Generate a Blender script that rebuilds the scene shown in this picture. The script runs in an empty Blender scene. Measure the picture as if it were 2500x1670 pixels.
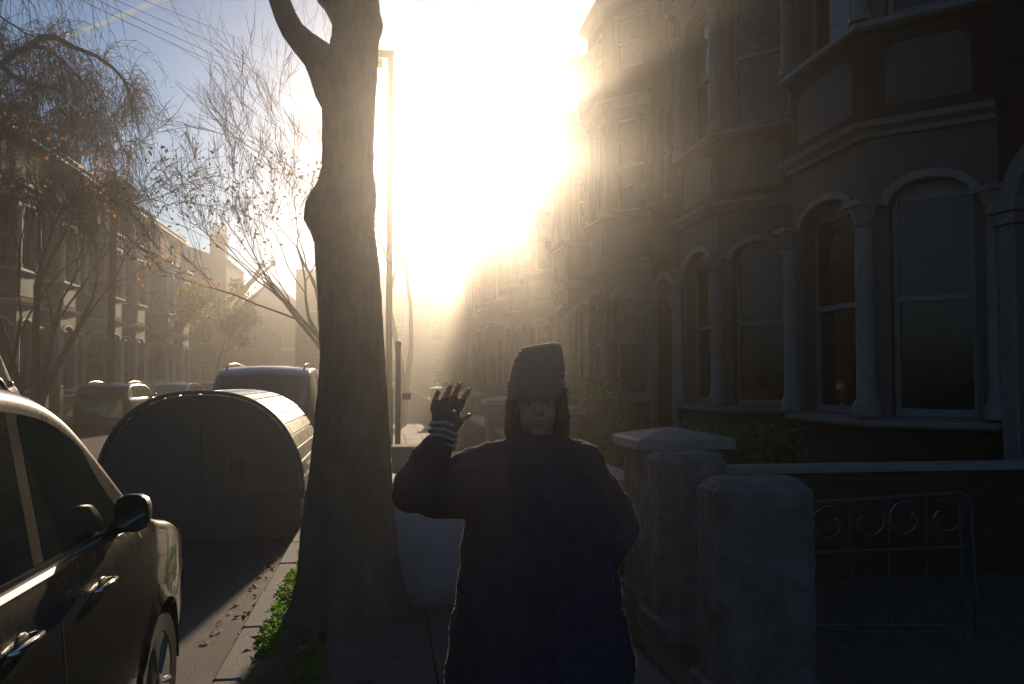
import bpy, math, random
from mathutils import Vector, Matrix
R = math.radians
rnd = random.Random(7)
sc = bpy.context.scene
col = sc.collection

# ------------------------------------------------------------------ camera
F, U0, V0 = 2083.0, 1250.0, 835.0           # focal length and centre, in the photograph's pixels
YAW, PITCH, EYE = R(8.46), R(2.47), 1.5
cd = bpy.data.cameras.new('camera'); cam = bpy.data.objects.new('camera', cd); col.objects.link(cam)
cam.location = (0, 0, EYE); cam.rotation_euler = (R(90) + PITCH, 0, -YAW)
cd.lens = 30.0; cd.sensor_width = 36.0; cd.clip_start = 0.05; cd.clip_end = 20000
sc.camera = cam

# ------------------------------------------------------------------ light
SUN_AZ, SUN_EL = R(7.0), R(15.0)            # azimuth clockwise from +Y, elevation
SUN_DIR = Vector((math.sin(SUN_AZ) * math.cos(SUN_EL), math.cos(SUN_AZ) * math.cos(SUN_EL), math.sin(SUN_EL)))
SUN_POWER, SKY_POWER = 5.0, 0.056
HAZE_DENSITY, HAZE_G = 0.0048, 0.92
sd = bpy.data.lights.new('sun', 'SUN'); sd.energy = SUN_POWER; sd.angle = R(0.5); sd.color = (1.0, 0.77, 0.52)
so = bpy.data.objects.new('sun', sd); col.objects.link(so)
so.rotation_euler = SUN_DIR.to_track_quat('Z', 'Y').to_euler()
w = bpy.data.worlds.new('World'); sc.world = w; w.use_nodes = True
nt = w.node_tree; nt.nodes.clear()
N = nt.nodes.new; LK = nt.links.new
out = N('ShaderNodeOutputWorld')
sky = N('ShaderNodeTexSky'); sky.sky_type = 'NISHITA'; sky.sun_disc = False
sky.sun_elevation = SUN_EL; sky.sun_rotation = SUN_AZ; sky.air_density = 1.0; sky.dust_density = 0.2; sky.ozone_density = 3.0
bg = N('ShaderNodeBackground'); bg.inputs[1].default_value = SKY_POWER
tint = N('ShaderNodeMixRGB'); tint.blend_type = 'MULTIPLY'; tint.inputs[0].default_value = 1; tint.inputs[2].default_value = (.80, .98, 1.12, 1); LK(sky.outputs[0], tint.inputs[1]); LK(tint.outputs[0], bg.inputs[0])
tc = N('ShaderNodeTexCoord'); vm = N('ShaderNodeVectorMath'); vm.operation = 'NORMALIZE'; LK(tc.outputs['Generated'], vm.inputs[0])
dp = N('ShaderNodeVectorMath'); dp.operation = 'DOT_PRODUCT'; LK(vm.outputs[0], dp.inputs[0]); dp.inputs[1].default_value = SUN_DIR
def M(op, a, b=None):
    n = N('ShaderNodeMath'); n.operation = op
    for i, x in enumerate((a, b)):
        if x is None: continue
        if isinstance(x, (int, float)): n.inputs[i].default_value = x
        else: LK(x, n.inputs[i])
    return n.outputs[0]
ang = M('ARCCOSINE', M('MINIMUM', dp.outputs['Value'], 0.9999995))   # bright sky round the sun (its aureole)
g1 = M('MULTIPLY', M('EXPONENT', M('MULTIPLY', ang, -1 / R(2.6))), 2.0)
g2 = M('MULTIPLY', M('EXPONENT', M('MULTIPLY', ang, -1 / R(11.0))), 0.08)
bg2 = N('ShaderNodeBackground'); bg2.inputs[0].default_value = (1.0, 0.93, 0.84, 1); LK(M('ADD', g1, g2), bg2.inputs[1])
ad = N('ShaderNodeAddShader'); LK(bg.outputs[0], ad.inputs[0]); LK(bg2.outputs[0], ad.inputs[1]); LK(ad.outputs[0], out.inputs[0])
vs = sc.view_settings; vs.view_transform = 'Standard'; vs.look = 'None'; vs.gamma = 1; vs.use_curve_mapping = False; vs.exposure = 0.38
cy = sc.cycles; cy.use_denoising = True; cy.use_adaptive_sampling = False; cy.max_bounces = 5; cy.diffuse_bounces = 2; cy.glossy_bounces = 3
cy.transmission_bounces = 3; cy.volume_bounces = 0; cy.transparent_max_bounces = 8; cy.sample_clamp_indirect = 4.0

# ------------------------------------------------------------------ helpers
CF = Vector((math.sin(YAW) * math.cos(PITCH), math.cos(YAW) * math.cos(PITCH), math.sin(PITCH)))
CR = Vector((math.cos(YAW), -math.sin(YAW), 0)); CU = CR.cross(CF)
def at(u, v, Y):                             # the point seen at (u, v) of the photograph, at distance Y down the street
    d = CF * F + CR * (u - U0) + CU * (V0 - v)
    return Vector((0, 0, EYE)) + d * (Y / d.y)

MATS = {}
def mat(name, c, rough=0.8, metal=0.0, var=0.25, scale=6.0, bump=0.0, bscale=None, spec=0.3, coat=0.0, brick=False, trans=None, c2=None, stretch=None, scale2=None):
    if name in MATS: return MATS[name]
    m = bpy.data.materials.new(name); m.use_nodes = True; MATS[name] = m
    t = m.node_tree; p = t.nodes['Principled BSDF']; n = t.nodes.new; l = t.links.new
    p.inputs['Roughness'].default_value = rough; p.inputs['Metallic'].default_value = metal
    p.inputs['Specular IOR Level'].default_value = spec; p.inputs['Coat Weight'].default_value = coat; p.inputs['Coat Roughness'].default_value = 0.06
    tcn = n('ShaderNodeTexCoord'); src = tcn.outputs['Object']
    if stretch:
        mp = n('ShaderNodeMapping'); mp.inputs['Scale'].default_value = stretch; l(src, mp.inputs[0]); src = mp.outputs[0]
    no = n('ShaderNodeTexNoise'); no.inputs['Scale'].default_value = scale; no.inputs['Detail'].default_value = 6; no.inputs['Roughness'].default_value = 0.65; l(src, no.inputs['Vector'])
    ra = n('ShaderNodeValToRGB'); a = c2 if c2 else tuple(x * (1 - var) for x in c); b = tuple(min(1, x * (1 + var)) for x in c)
    ra.color_ramp.elements[0].position = 0.3; ra.color_ramp.elements[1].position = 0.7
    ra.color_ramp.elements[0].color = (*a, 1); ra.color_ramp.elements[1].color = (*b, 1); l(no.outputs[0], ra.inputs[0])
    colo = ra.outputs[0]; hsrc = None
    if brick:
        br = n('ShaderNodeTexBrick'); br.inputs['Scale'].default_value = 1.0; br.inputs['Brick Width'].default_value = 0.225; br.inputs['Row Height'].default_value = 0.075
        br.inputs['Mortar Size'].default_value = 0.008; br.inputs['Mortar'].default_value = tuple(x * 1.25 for x in c) + (1,)
        sx = n('ShaderNodeSeparateXYZ'); l(tcn.outputs['Object'], sx.inputs[0]); ad_ = n('ShaderNodeMath'); ad_.operation = 'ADD'; l(sx.outputs[0], ad_.inputs[0]); l(sx.outputs[1], ad_.inputs[1])
        cx = n('ShaderNodeCombineXYZ'); l(ad_.outputs[0], cx.inputs[0]); l(sx.outputs[2], cx.inputs[1]); l(cx.outputs[0], br.inputs['Vector'])
        l(colo, br.inputs['Color1']); br.inputs['Color2'].default_value = tuple(x * 0.7 for x in c) + (1,); colo = br.outputs[0]; hsrc = br.outputs['Fac']
    l(colo, p.inputs['Base Color'])
    rr = n('ShaderNodeMapRange'); l(no.outputs[0], rr.inputs[0]); rr.inputs[3].default_value = max(0.02, rough - 0.12 * min(1, rough * 2)); rr.inputs[4].default_value = min(1, rough + 0.15 * min(1, rough * 2)); l(rr.outputs[0], p.inputs['Roughness'])
    if bump > 0 or brick:
        b2 = n('ShaderNodeTexNoise'); b2.inputs['Scale'].default_value = bscale or scale * 6; b2.inputs['Detail'].default_value = 5; l(src, b2.inputs['Vector'])
        bu = n('ShaderNodeBump'); bu.inputs['Distance'].default_value = max(bump, 0.004); bu.inputs['Strength'].default_value = 1.0; l(b2.outputs[0], bu.inputs['Height']); last = bu
        if brick:
            bu2 = n('ShaderNodeBump'); bu2.invert = True; bu2.inputs['Distance'].default_value = 0.008; l(hsrc, bu2.inputs['Height']); l(bu.outputs[0], bu2.inputs['Normal']); last = bu2
        l(last.outputs[0], p.inputs['Normal'])
    if trans:                                # thin leaves let the sun through
        tr = n('ShaderNodeBsdfTranslucent'); tr.inputs[0].default_value = (*trans, 1); mx = n('ShaderNodeMixShader'); mx.inputs[0].default_value = 0.5
        l(p.outputs[0], mx.inputs[1]); l(tr.outputs[0], mx.inputs[2]); l(mx.outputs[0], t.nodes['Material Output'].inputs[0])
    return m

class MB:
    def __init__(s): s.v = []; s.f = []
    def add(s, vs, fs):
        k = len(s.v); s.v += [tuple(p) for p in vs]; s.f += [tuple(i + k for i in f) for f in fs]; return s
    def box(s, x0, x1, y0, y1, z0, z1, mtx=None):
        vs = [Vector(p) for p in ((x0,y0,z0),(x1,y0,z0),(x1,y1,z0),(x0,y1,z0),(x0,y0,z1),(x1,y0,z1),(x1,y1,z1),(x0,y1,z1))]
        if mtx: vs = [mtx @ p for p in vs]
        return s.add(vs, ((3,2,1,0),(4,5,6,7),(0,1,5,4),(1,2,6,5),(2,3,7,6),(3,0,4,7)))
    def cbox(s, x0, x1, y0, y1, z0, z1, c=0.01):     # box with chamfered top and upright edges
        def ring(i, z): return [(x0+i+c,y0+i,z),(x1-i-c,y0+i,z),(x1-i,y0+i+c,z),(x1-i,y1-i-c,z),(x1-i-c,y1-i,z),(x0+i+c,y1-i,z),(x0+i,y1-i-c,z),(x0+i,y0+i+c,z)]
        vs = ring(0, z0) + ring(0, z1 - c) + ring(c, z1); fs = [tuple(range(7,-1,-1)), tuple(range(16, 24))]
        for r in (0, 8):
            for i in range(8): j = (i + 1) % 8; fs.append((r+i, r+j, r+8+j, r+8+i))
        return s.add(vs, fs)
    def tube(s, pts, rads, n=6, cap=True):
        pts = [Vector(p) for p in pts]; rings = []; prev = None; k = len(s.v)
        for i, p in enumerate(pts):
            t = (pts[min(i+1, len(pts)-1)] - pts[max(i-1, 0)])
            t = t.normalized() if t.length > 1e-9 else Vector((0,0,1))
            a = prev if prev is not None else (Vector((1,0,0)) if abs(t.x) < 0.8 else Vector((0,1,0)))
            a = (a - t * a.dot(t)); a = a.normalized() if a.length > 1e-6 else t.orthogonal().normalized(); prev = a; b = t.cross(a)
            r = rads[i] if hasattr(rads, '__len__') else rads
            for j in range(n):
                q = 2 * math.pi * j / n; s.v.append(tuple(p + (a * math.cos(q) + b * math.sin(q)) * r))
        for i in range(len(pts) - 1):
            for j in range(n):
                m_ = (j + 1) % n; s.f.append((k+i*n+j, k+i*n+m_, k+(i+1)*n+m_, k+(i+1)*n+j))
        if cap: s.f.append(tuple(k + j for j in range(n-1, -1, -1))); s.f.append(tuple(k + (len(pts)-1)*n + j for j in range(n)))
        return s
    def lathe(s, prof, c=(0,0,0), n=12, mtx=None):
        k = len(s.v)
        for r, z in prof:
            for j in range(n):
                q = 2*math.pi*j/n; p = Vector((c[0] + r*math.cos(q), c[1] + r*math.sin(q), c[2] + z))
                s.v.append(tuple(mtx @ p if mtx else p))
        for i in range(len(prof)-1):
            for j in range(n): m_ = (j+1)%n; s.f.append((k+i*n+j, k+i*n+m_, k+(i+1)*n+m_, k+(i+1)*n+j))
        s.f.append(tuple(k+j for j in range(n-1,-1,-1))); s.f.append(tuple(k+(len(prof)-1)*n+j for j in range(n)))
        return s
    def prism(s, poly, mk0, mk1):                      # poly: 2-D outline; mk0 / mk1 turn (a, b) into the two end points
        n = len(poly); vs = [mk0(*p) for p in poly] + [mk1(*p) for p in poly]
        return s.add(vs, [tuple(range(n-1,-1,-1)), tuple(range(n, 2*n))] + [(i, (i+1)%n, n+(i+1)%n, n+i) for i in range(n)])
    def grid(s, rows, close=False):
        k = len(s.v); n = len(rows[0])
        for r in rows: s.v += [tuple(p) for p in r]
        for i in range(len(rows)-1):
            for j in range(n if close else n-1): m_ = (j+1)%n; s.f.append((k+i*n+j, k+i*n+m_, k+(i+1)*n+m_, k+(i+1)*n+j))
        return s
    def ball(s, c, r, n=10, m=6):
        rx, ry, rz = r if hasattr(r, '__len__') else (r, r, r)
        vs = []; fs = []
        for i in range(1, m):
            a = math.pi * i / m
            for j in range(n): q = 2*math.pi*j/n; vs.append((c[0]+rx*math.sin(a)*math.cos(q), c[1]+ry*math.sin(a)*math.sin(q), c[2]+rz*math.cos(a)))
        vs += [(c[0],c[1],c[2]+rz),(c[0],c[1],c[2]-rz)]; T = len(vs)-2
        for i in range(m-2):
            for j in range(n): k2=(j+1)%n; fs.append((i*n+j,(i+1)*n+j,(i+1)*n+k2,i*n+k2))
        for j in range(n): k2=(j+1)%n; fs.append((T,j,k2)); fs.append((T+1,(m-2)*n+k2,(m-2)*n+j))
        return s.add(vs, fs)
    def build(s, name, m=None, parent=None, smooth=False):
        me = bpy.data.meshes.new(name); me.from_pydata(s.v, [], s.f); me.update()
        if m: me.materials.append(m)
        if smooth: me.polygons.foreach_set('use_smooth', [True] * len(me.polygons))
        o = bpy.data.objects.new(name, me); col.objects.link(o)
        if parent: o.parent = parent
        return o
def shade(o, angle=35):
    me = o.data; me.polygons.foreach_set('use_smooth', [True] * len(me.polygons)); me.set_sharp_from_angle(angle=R(angle)); return o
def tag(o, label=None, cat=None, group=None, kind=None):
    if label: o['label'] = label
    if cat: o['category'] = cat
    if group: o['group'] = group
    if kind: o['kind'] = kind
    return o
def empty(name, loc=(0,0,0), rz=0, label=None, cat=None, group=None):
    o = bpy.data.objects.new(name, None); col.objects.link(o); o.empty_display_size = 0.2
    o.location = loc; o.rotation_euler = (0, 0, rz); return tag(o, label, cat, group)
KIDS = {}
def copy_tree(o, parent=None):
    c = o.copy(); col.objects.link(c); c.parent = parent
    for ch in list(o.children): copy_tree(ch, c)
    return c
ORD = ['first','second','third','fourth','fifth','sixth','seventh','eighth','ninth','tenth','eleventh','twelfth','thirteenth','fourteenth','fifteenth','sixteenth']

# materials
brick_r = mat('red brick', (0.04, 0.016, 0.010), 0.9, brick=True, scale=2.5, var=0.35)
brick_y = mat('dark stock brick', (0.075, 0.052, 0.034), 0.9, brick=True, scale=2.5, var=0.35)  # base colour set darker than real stock brick
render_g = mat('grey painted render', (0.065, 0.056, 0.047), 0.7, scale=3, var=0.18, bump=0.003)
trim_l = mat('sunlit white trim', (0.55, 0.53, 0.49), 0.55, scale=5, var=0.15, bump=0.003)  # lighter than the other trim, grazing sun put into its colour
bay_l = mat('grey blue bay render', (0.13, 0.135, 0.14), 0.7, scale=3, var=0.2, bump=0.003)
stone = mat('pale stone trim', (0.15, 0.135, 0.115), 0.6, scale=5, var=0.2, bump=0.004)
pier_m = mat('rough pier render', (0.095, 0.085, 0.078), 0.9, scale=5, var=0.55, bump=0.03, bscale=14)
slate = mat('roof slate', (0.07, 0.075, 0.085), 0.6, scale=8, var=0.3, bump=0.01, bscale=12)
white_w = mat('white sash paint', (0.15, 0.14, 0.13), 0.45, scale=10, var=0.08)
glass = mat('window glass', (0.012, 0.010, 0.009), 0.05, scale=1.5, var=0.5, spec=0.35)
reflection = mat('ochre blind', (0.34, 0.22, 0.09), 0.7, scale=4, var=0.2)  # orange window reflections painted as flat sheets in the left-hand houses
door_m = mat('dark door paint', (0.06, 0.02, 0.02), 0.35, scale=8, var=0.2)
bark = mat('plane bark', (0.075, 0.06, 0.045), 0.95, scale=5, var=0.6, bump=0.07, bscale=11, stretch=(1, 1, 0.35))
twig_m = mat('dark twig bark', (0.05, 0.038, 0.03), 0.85, scale=20, var=0.3)
asphalt = mat('asphalt', (0.03, 0.03, 0.032), 0.75, scale=3, var=0.35, bump=0.006, bscale=180)
slab_m = mat('paving slab', (0.075, 0.066, 0.058), 0.85, scale=3, var=0.25, bump=0.003, bscale=60)
kerb_m = mat('granite kerb', (0.15, 0.14, 0.125), 0.8, scale=12, var=0.3, bump=0.004, bscale=80)
soil = mat('damp soil', (0.05, 0.036, 0.024), 0.95, scale=9, var=0.5, bump=0.02, bscale=30)
black_p = mat('black plastic', (0.018, 0.018, 0.02), 0.4, scale=15, var=0.2)
rubber = mat('tyre rubber', (0.02, 0.02, 0.02), 0.85, scale=20, var=0.3)
alloy = mat('wheel alloy', (0.5, 0.5, 0.5), 0.3, metal=0.9, scale=20, var=0.1)
chrome = mat('chrome', (0.75, 0.74, 0.72), 0.12, metal=1.0, scale=10, var=0.05)
iron = mat('painted iron', (0.03, 0.036, 0.034), 0.4, scale=20, var=0.3, bump=0.002)
# ------------------------------------------------------------------ ground, road, pavements
KX = -0.85                                   # near kerb face
FX = -9.6                                    # far kerb face
def sheet(name, x0, x1, y0, y1, z, m, nx=1, ny=1):
    b = MB(); b.grid([[(x0+(x1-x0)*i/nx, y0+(y1-y0)*j/ny, z) for i in range(nx+1)] for j in range(ny+1)])
    return tag(b.build(name, m), kind='structure')
ground_m = mat('far ground', (0.09, 0.085, 0.07), 0.95, scale=0.4, var=0.3)
sheet('ground', -1500, 1500, -1500, 1500, -0.16, ground_m)
sheet('road', FX, KX, -12, 61, -0.125, asphalt)
sheet('side_road', -60, FX, 62.0, 72, -0.129, asphalt)
pv = empty('pavement'); tag(pv, kind='structure')
# slabs: two rows by the wall, then kerb stones; a verge strip is left between slab and kerb at the tree
sb = MB(); sb.box(KX + 0.15, 1.42, -12, 61.3, -0.30, -0.030); sb.build('mortar_bed', soil, pv)
smesh = {}
for j in range(-2, 24):
    y = 0.62 * j + 1.0
    for k, (xa, xb) in enumerate(((-0.33, 0.27), (0.27, 0.87), (0.87, 1.42))):
        off = 0.31 * (k % 2)
        if k not in smesh:
            b = MB(); b.cbox(xa + .005, xb - .005, .005, .615, -0.05, 0.0, .006); o = b.build('paving_slab', slab_m, pv); smesh[k] = o.data
        else:
            o = bpy.data.objects.new('paving_slab', smesh[k]); col.objects.link(o); o.parent = pv
        o.location = (0, y + off, rnd.uniform(-.004, .003)); o.rotation_euler = (R(rnd.uniform(-.3,.3)), R(rnd.uniform(-.3,.3)), 0)
fs_ = MB()
for j in range(24, 96):
    y = 0.62 * j + 1.0
    for xa, xb in ((-0.7,-.1), (-.1,.5), (.5,.95), (.95,1.42)): fs_.box(xa+.005, xb-.005, y+.005, y+.615, -.05, rnd.uniform(-.003,.003))
o = fs_.build('far_slabs', slab_m, pv); o['kind'] = 'stuff'
kd = None
for j in range(0, 30):
    y = -1.0 + 0.915 * j
    if kd is None:
        b = MB(); b.cbox(KX, KX + .15, .004, .911, -.3, .0, .014); o = b.build('kerb_stone', kerb_m, pv); kd = o.data
    else: o = bpy.data.objects.new('kerb_stone', kd); col.objects.link(o); o.parent = pv
    o.location = (rnd.uniform(-.004,.004), y, rnd.uniform(-.006,.003))
b = MB(); b.box(KX, KX+.15, 26.45, 61.3, -.3, 0); b.build('kerb_run', kerb_m, pv)
b = MB(); b.box(-12.0, FX, -12, 61.9, -.3, 0.0); b.box(-12.0, FX, 72.1, 135, -.3, 0.0); tag(b.build('far_pavement', slab_m), kind='structure')
b = MB(); b.box(1.42, 6.05, -12, 61.3, -.28, 0.02); tag(b.build('front_garden_ground', soil), kind='structure')
b = MB(); b.box(-13.7, -12.0, -12, 61.9, -.28, 0.04); tag(b.build('front_garden_ground', soil), kind='structure')

# verge strip of weeds and leaves between kerb and slabs
grass_m = mat('verge grass', (0.06, 0.13, 0.02), 0.6, var=0.5, scale=8, trans=(0.16, 0.36, 0.03))
b = MB(); rows = []
for j in range(80):
    y = 1.0 + j * 0.12; rows.append([(KX + .15 + (0.37) * i / 6, y, -0.03 + 0.045 * math.sin(math.pi * i / 6) + rnd.uniform(-.01, .012)) for i in range(7)])
b.grid(rows); tag(shade(b.build('verge_soil', soil), 80), kind='structure')
def tuft(b, x, y, z, n, h, wd):
    for _ in range(n):
        a = rnd.uniform(0, 6.28); r = rnd.uniform(0, .03); px, py = x + r*math.cos(a), y + r*math.sin(a)
        hh = h * rnd.uniform(.5, 1.2); lean = rnd.uniform(.1, .9) * hh; q = rnd.uniform(0, 6.28); dx, dy = math.cos(q), math.sin(q)
        b.add([(px - dy*wd, py + dx*wd, z), (px + dy*wd, py - dx*wd, z), (px + dx*lean*.5 + dy*wd*1.6, py + dy*lean*.5 - dx*wd*1.6, z + hh*.65),
               (px + dx*lean*.5 - dy*wd*1.6, py + dy*lean*.5 + dx*wd*1.6, z + hh*.65), (px + dx*lean, py + dy*lean, z + hh*.8)], ((0,1,2,3),(3,2,4)))
b = MB()
for _ in range(5200):
    y = rnd.uniform(1.5, 9.0); x = KX + .13 + rnd.betavariate(1.6, 1.6) * .42
    d = math.sin(y*2.3)*.5 + math.sin(y*5.1+x*9)*.5
    if d < -.45 or (y < 3.4 and rnd.random() < .3): continue
    tuft(b, x, y, -.02, 5, .045 + .03*max(0, d), .006)
tag(b.build('verge_weeds', grass_m), 'low green weeds growing between kerb and paving by the tree', 'weeds', kind='stuff')
leafs = [mat('fallen leaf brown', (.22,.10,.04), .7, trans=(.3,.12,.03)), mat('fallen leaf ochre', (.30,.19,.06), .7, trans=(.4,.22,.05)), mat('fallen leaf red', (.25,.05,.03), .7, trans=(.35,.05,.02))]
def leaf_faces(b, p, s, nrm=None, k=5):
    a = Vector((rnd.gauss(0,1), rnd.gauss(0,1), rnd.gauss(0,1)*(.35 if nrm else 1))).normalized(); c = a.cross(nrm if nrm else Vector((rnd.gauss(0,1), rnd.gauss(0,1), rnd.gauss(0,1)))).normalized(); up = a.cross(c)*s*.18
    p = Vector(p)
    b.add([p - a*s*.5, p - a*s*.1 + c*s*.33 + up, p + a*s*.5, p - a*s*.1 - c*s*.33 + up], ((0,1,2),(0,2,3)))
for m_, n_, nm in zip(leafs, (150, 110, 26), ('brown', 'ochre', 'red')):
    b = MB()
    for _ in range(n_):
        y = rnd.uniform(1.5, 12); x = rnd.choice((rnd.uniform(KX - .25, KX), rnd.uniform(KX + .1, -.1), rnd.uniform(-.3, 1.4)))
        leaf_faces(b, (x, y, (-.11 if x < KX else .012) + (.03 if KX < x < -.33 else 0)), rnd.uniform(.04, .08), Vector((0,0,1)))
    tag(b.build('fallen_leaves', m_), f'fallen {nm} leaves scattered along the kerb and verge', 'leaves', kind='stuff')

# ------------------------------------------------------------------ terrace houses
def opening_wall(b, O, U, Nn, wd, z0, z1, ops, rev=.12):
    """upright wall strip from O along U; ops = [(u0, u1, za, zb, rise)] left open with reveals"""
    P = lambda u, z, d=0: O + U*u + Vector((0,0,z)) - Nn*d
    q = lambda a, b_, c, d: b.add([a, b_, c, d], ((0,1,2,3),))
    cur = 0.0
    for (u0, u1, za, zb, rise) in sorted(ops):
        q(P(cur,z0), P(u0,z0), P(u0,z1), P(cur,z1))
        q(P(u0,z0), P(u1,z0), P(u1,za), P(u0,za))
        K = 8 if rise else 1; arc = []
        for i in range(K+1):
            t = i / K; u = u0 + (u1-u0)*t; arc.append((u, zb - rise + rise*math.sqrt(max(0, 1-(2*t-1)**2)) if rise else zb))
        for i in range(K): q(P(*arc[i]), P(*arc[i+1]), P(arc[i+1][0], z1), P(arc[i][0], z1))
        for (a, c) in list(zip(arc[:-1], arc[1:])) + [((u0,za), arc[0]), (arc[-1], (u1,za)), ((u1,za),(u0,za))]: q(P(*a), P(*a, rev), P(*c, rev), P(*c))
        cur = u1
    q(P(cur,z0), P(wd,z0), P(wd,z1), P(cur,z1))
def window(par, O, U, Nn, u0, u1, za, zb, rise, d=.10, name='window', shut=None, detail=True):
    P = lambda u, z, dd: O + U*u + Vector((0,0,z)) - Nn*dd
    f = MB(); t = .055
    def bar(a0, a1, c0, c1, da, db):
        vs = [P(a0,c0,da),P(a1,c0,da),P(a1,c1,da),P(a0,c1,da),P(a0,c0,db),P(a1,c0,db),P(a1,c1,db),P(a0,c1,db)]
        f.add(vs, ((3,2,1,0),(4,5,6,7),(0,1,5,4),(1,2,6,5),(2,3,7,6),(3,0,4,7)))
    bar(u0, u0+t, za, zb, d, d+.06); bar(u1-t, u1, za, zb, d, d+.06); bar(u0+t, u1-t, za, za+.08, d, d+.06)
    bar(u0+t, u1-t, zb - t - rise*.55, zb, d+.005, d+.055)
    wo = f.build(name, white_w, par)
    zm = (za + zb) / 2
    r_ = MB(); f = r_; bar(u0+t, u1-t, zm-.03, zm+.03, d-.01, d+.05); r_.build('sash_rail', white_w, wo)
    for (a, c, dd) in ((za+.08, zm-.03, d+.045), (zm+.03, zb-t-rise*.55, d+.025)):
        g = MB(); g.add([P(u0+t,a,dd),P(u1-t,a,dd),P(u1-t,c,dd),P(u0+t,c,dd)], ((0,1,2,3),)); g.build('pane', glass, wo)
    if shut:  # sheet carrying the painted window glow
        g = MB(); g.add([P(u0+t,za+.1,d+.02),P(u1-t,za+.1,d+.02),P(u1-t,zb-.1,d+.02),P(u0+t,zb-.1,d+.02)], ((0,1,2,3),)); g.build('reflection', shut, wo)
    return wo
def extrude_path(b, path, prof):                # path of plan points, prof [(out, z)], outward on the left of travel
    rows = []
    n = len(path)
    for i, p in enumerate(path):
        d0 = (path[i]-path[i-1]).normalized() if i else (path[1]-path[0]).normalized(); d1 = (path[i+1]-path[i]).normalized() if i < n-1 else d0
        nn = Vector((-d0.y, d0.x, 0)) + Vector((-d1.y, d1.x, 0)); nn = nn / (nn.length_squared / 2) if nn.length > 1e-6 else Vector((-d0.y, d0.x, 0))
        rows.append([Vector((p.x, p.y, 0)) + nn*o_ + Vector((0,0,z)) for o_, z in prof])
    b.grid([r + [r[0]] for r in rows]); k = len(prof)
    b.add(rows[0], [tuple(range(k))]); b.add(rows[-1], [tuple(range(k-1,-1,-1))])

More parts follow.
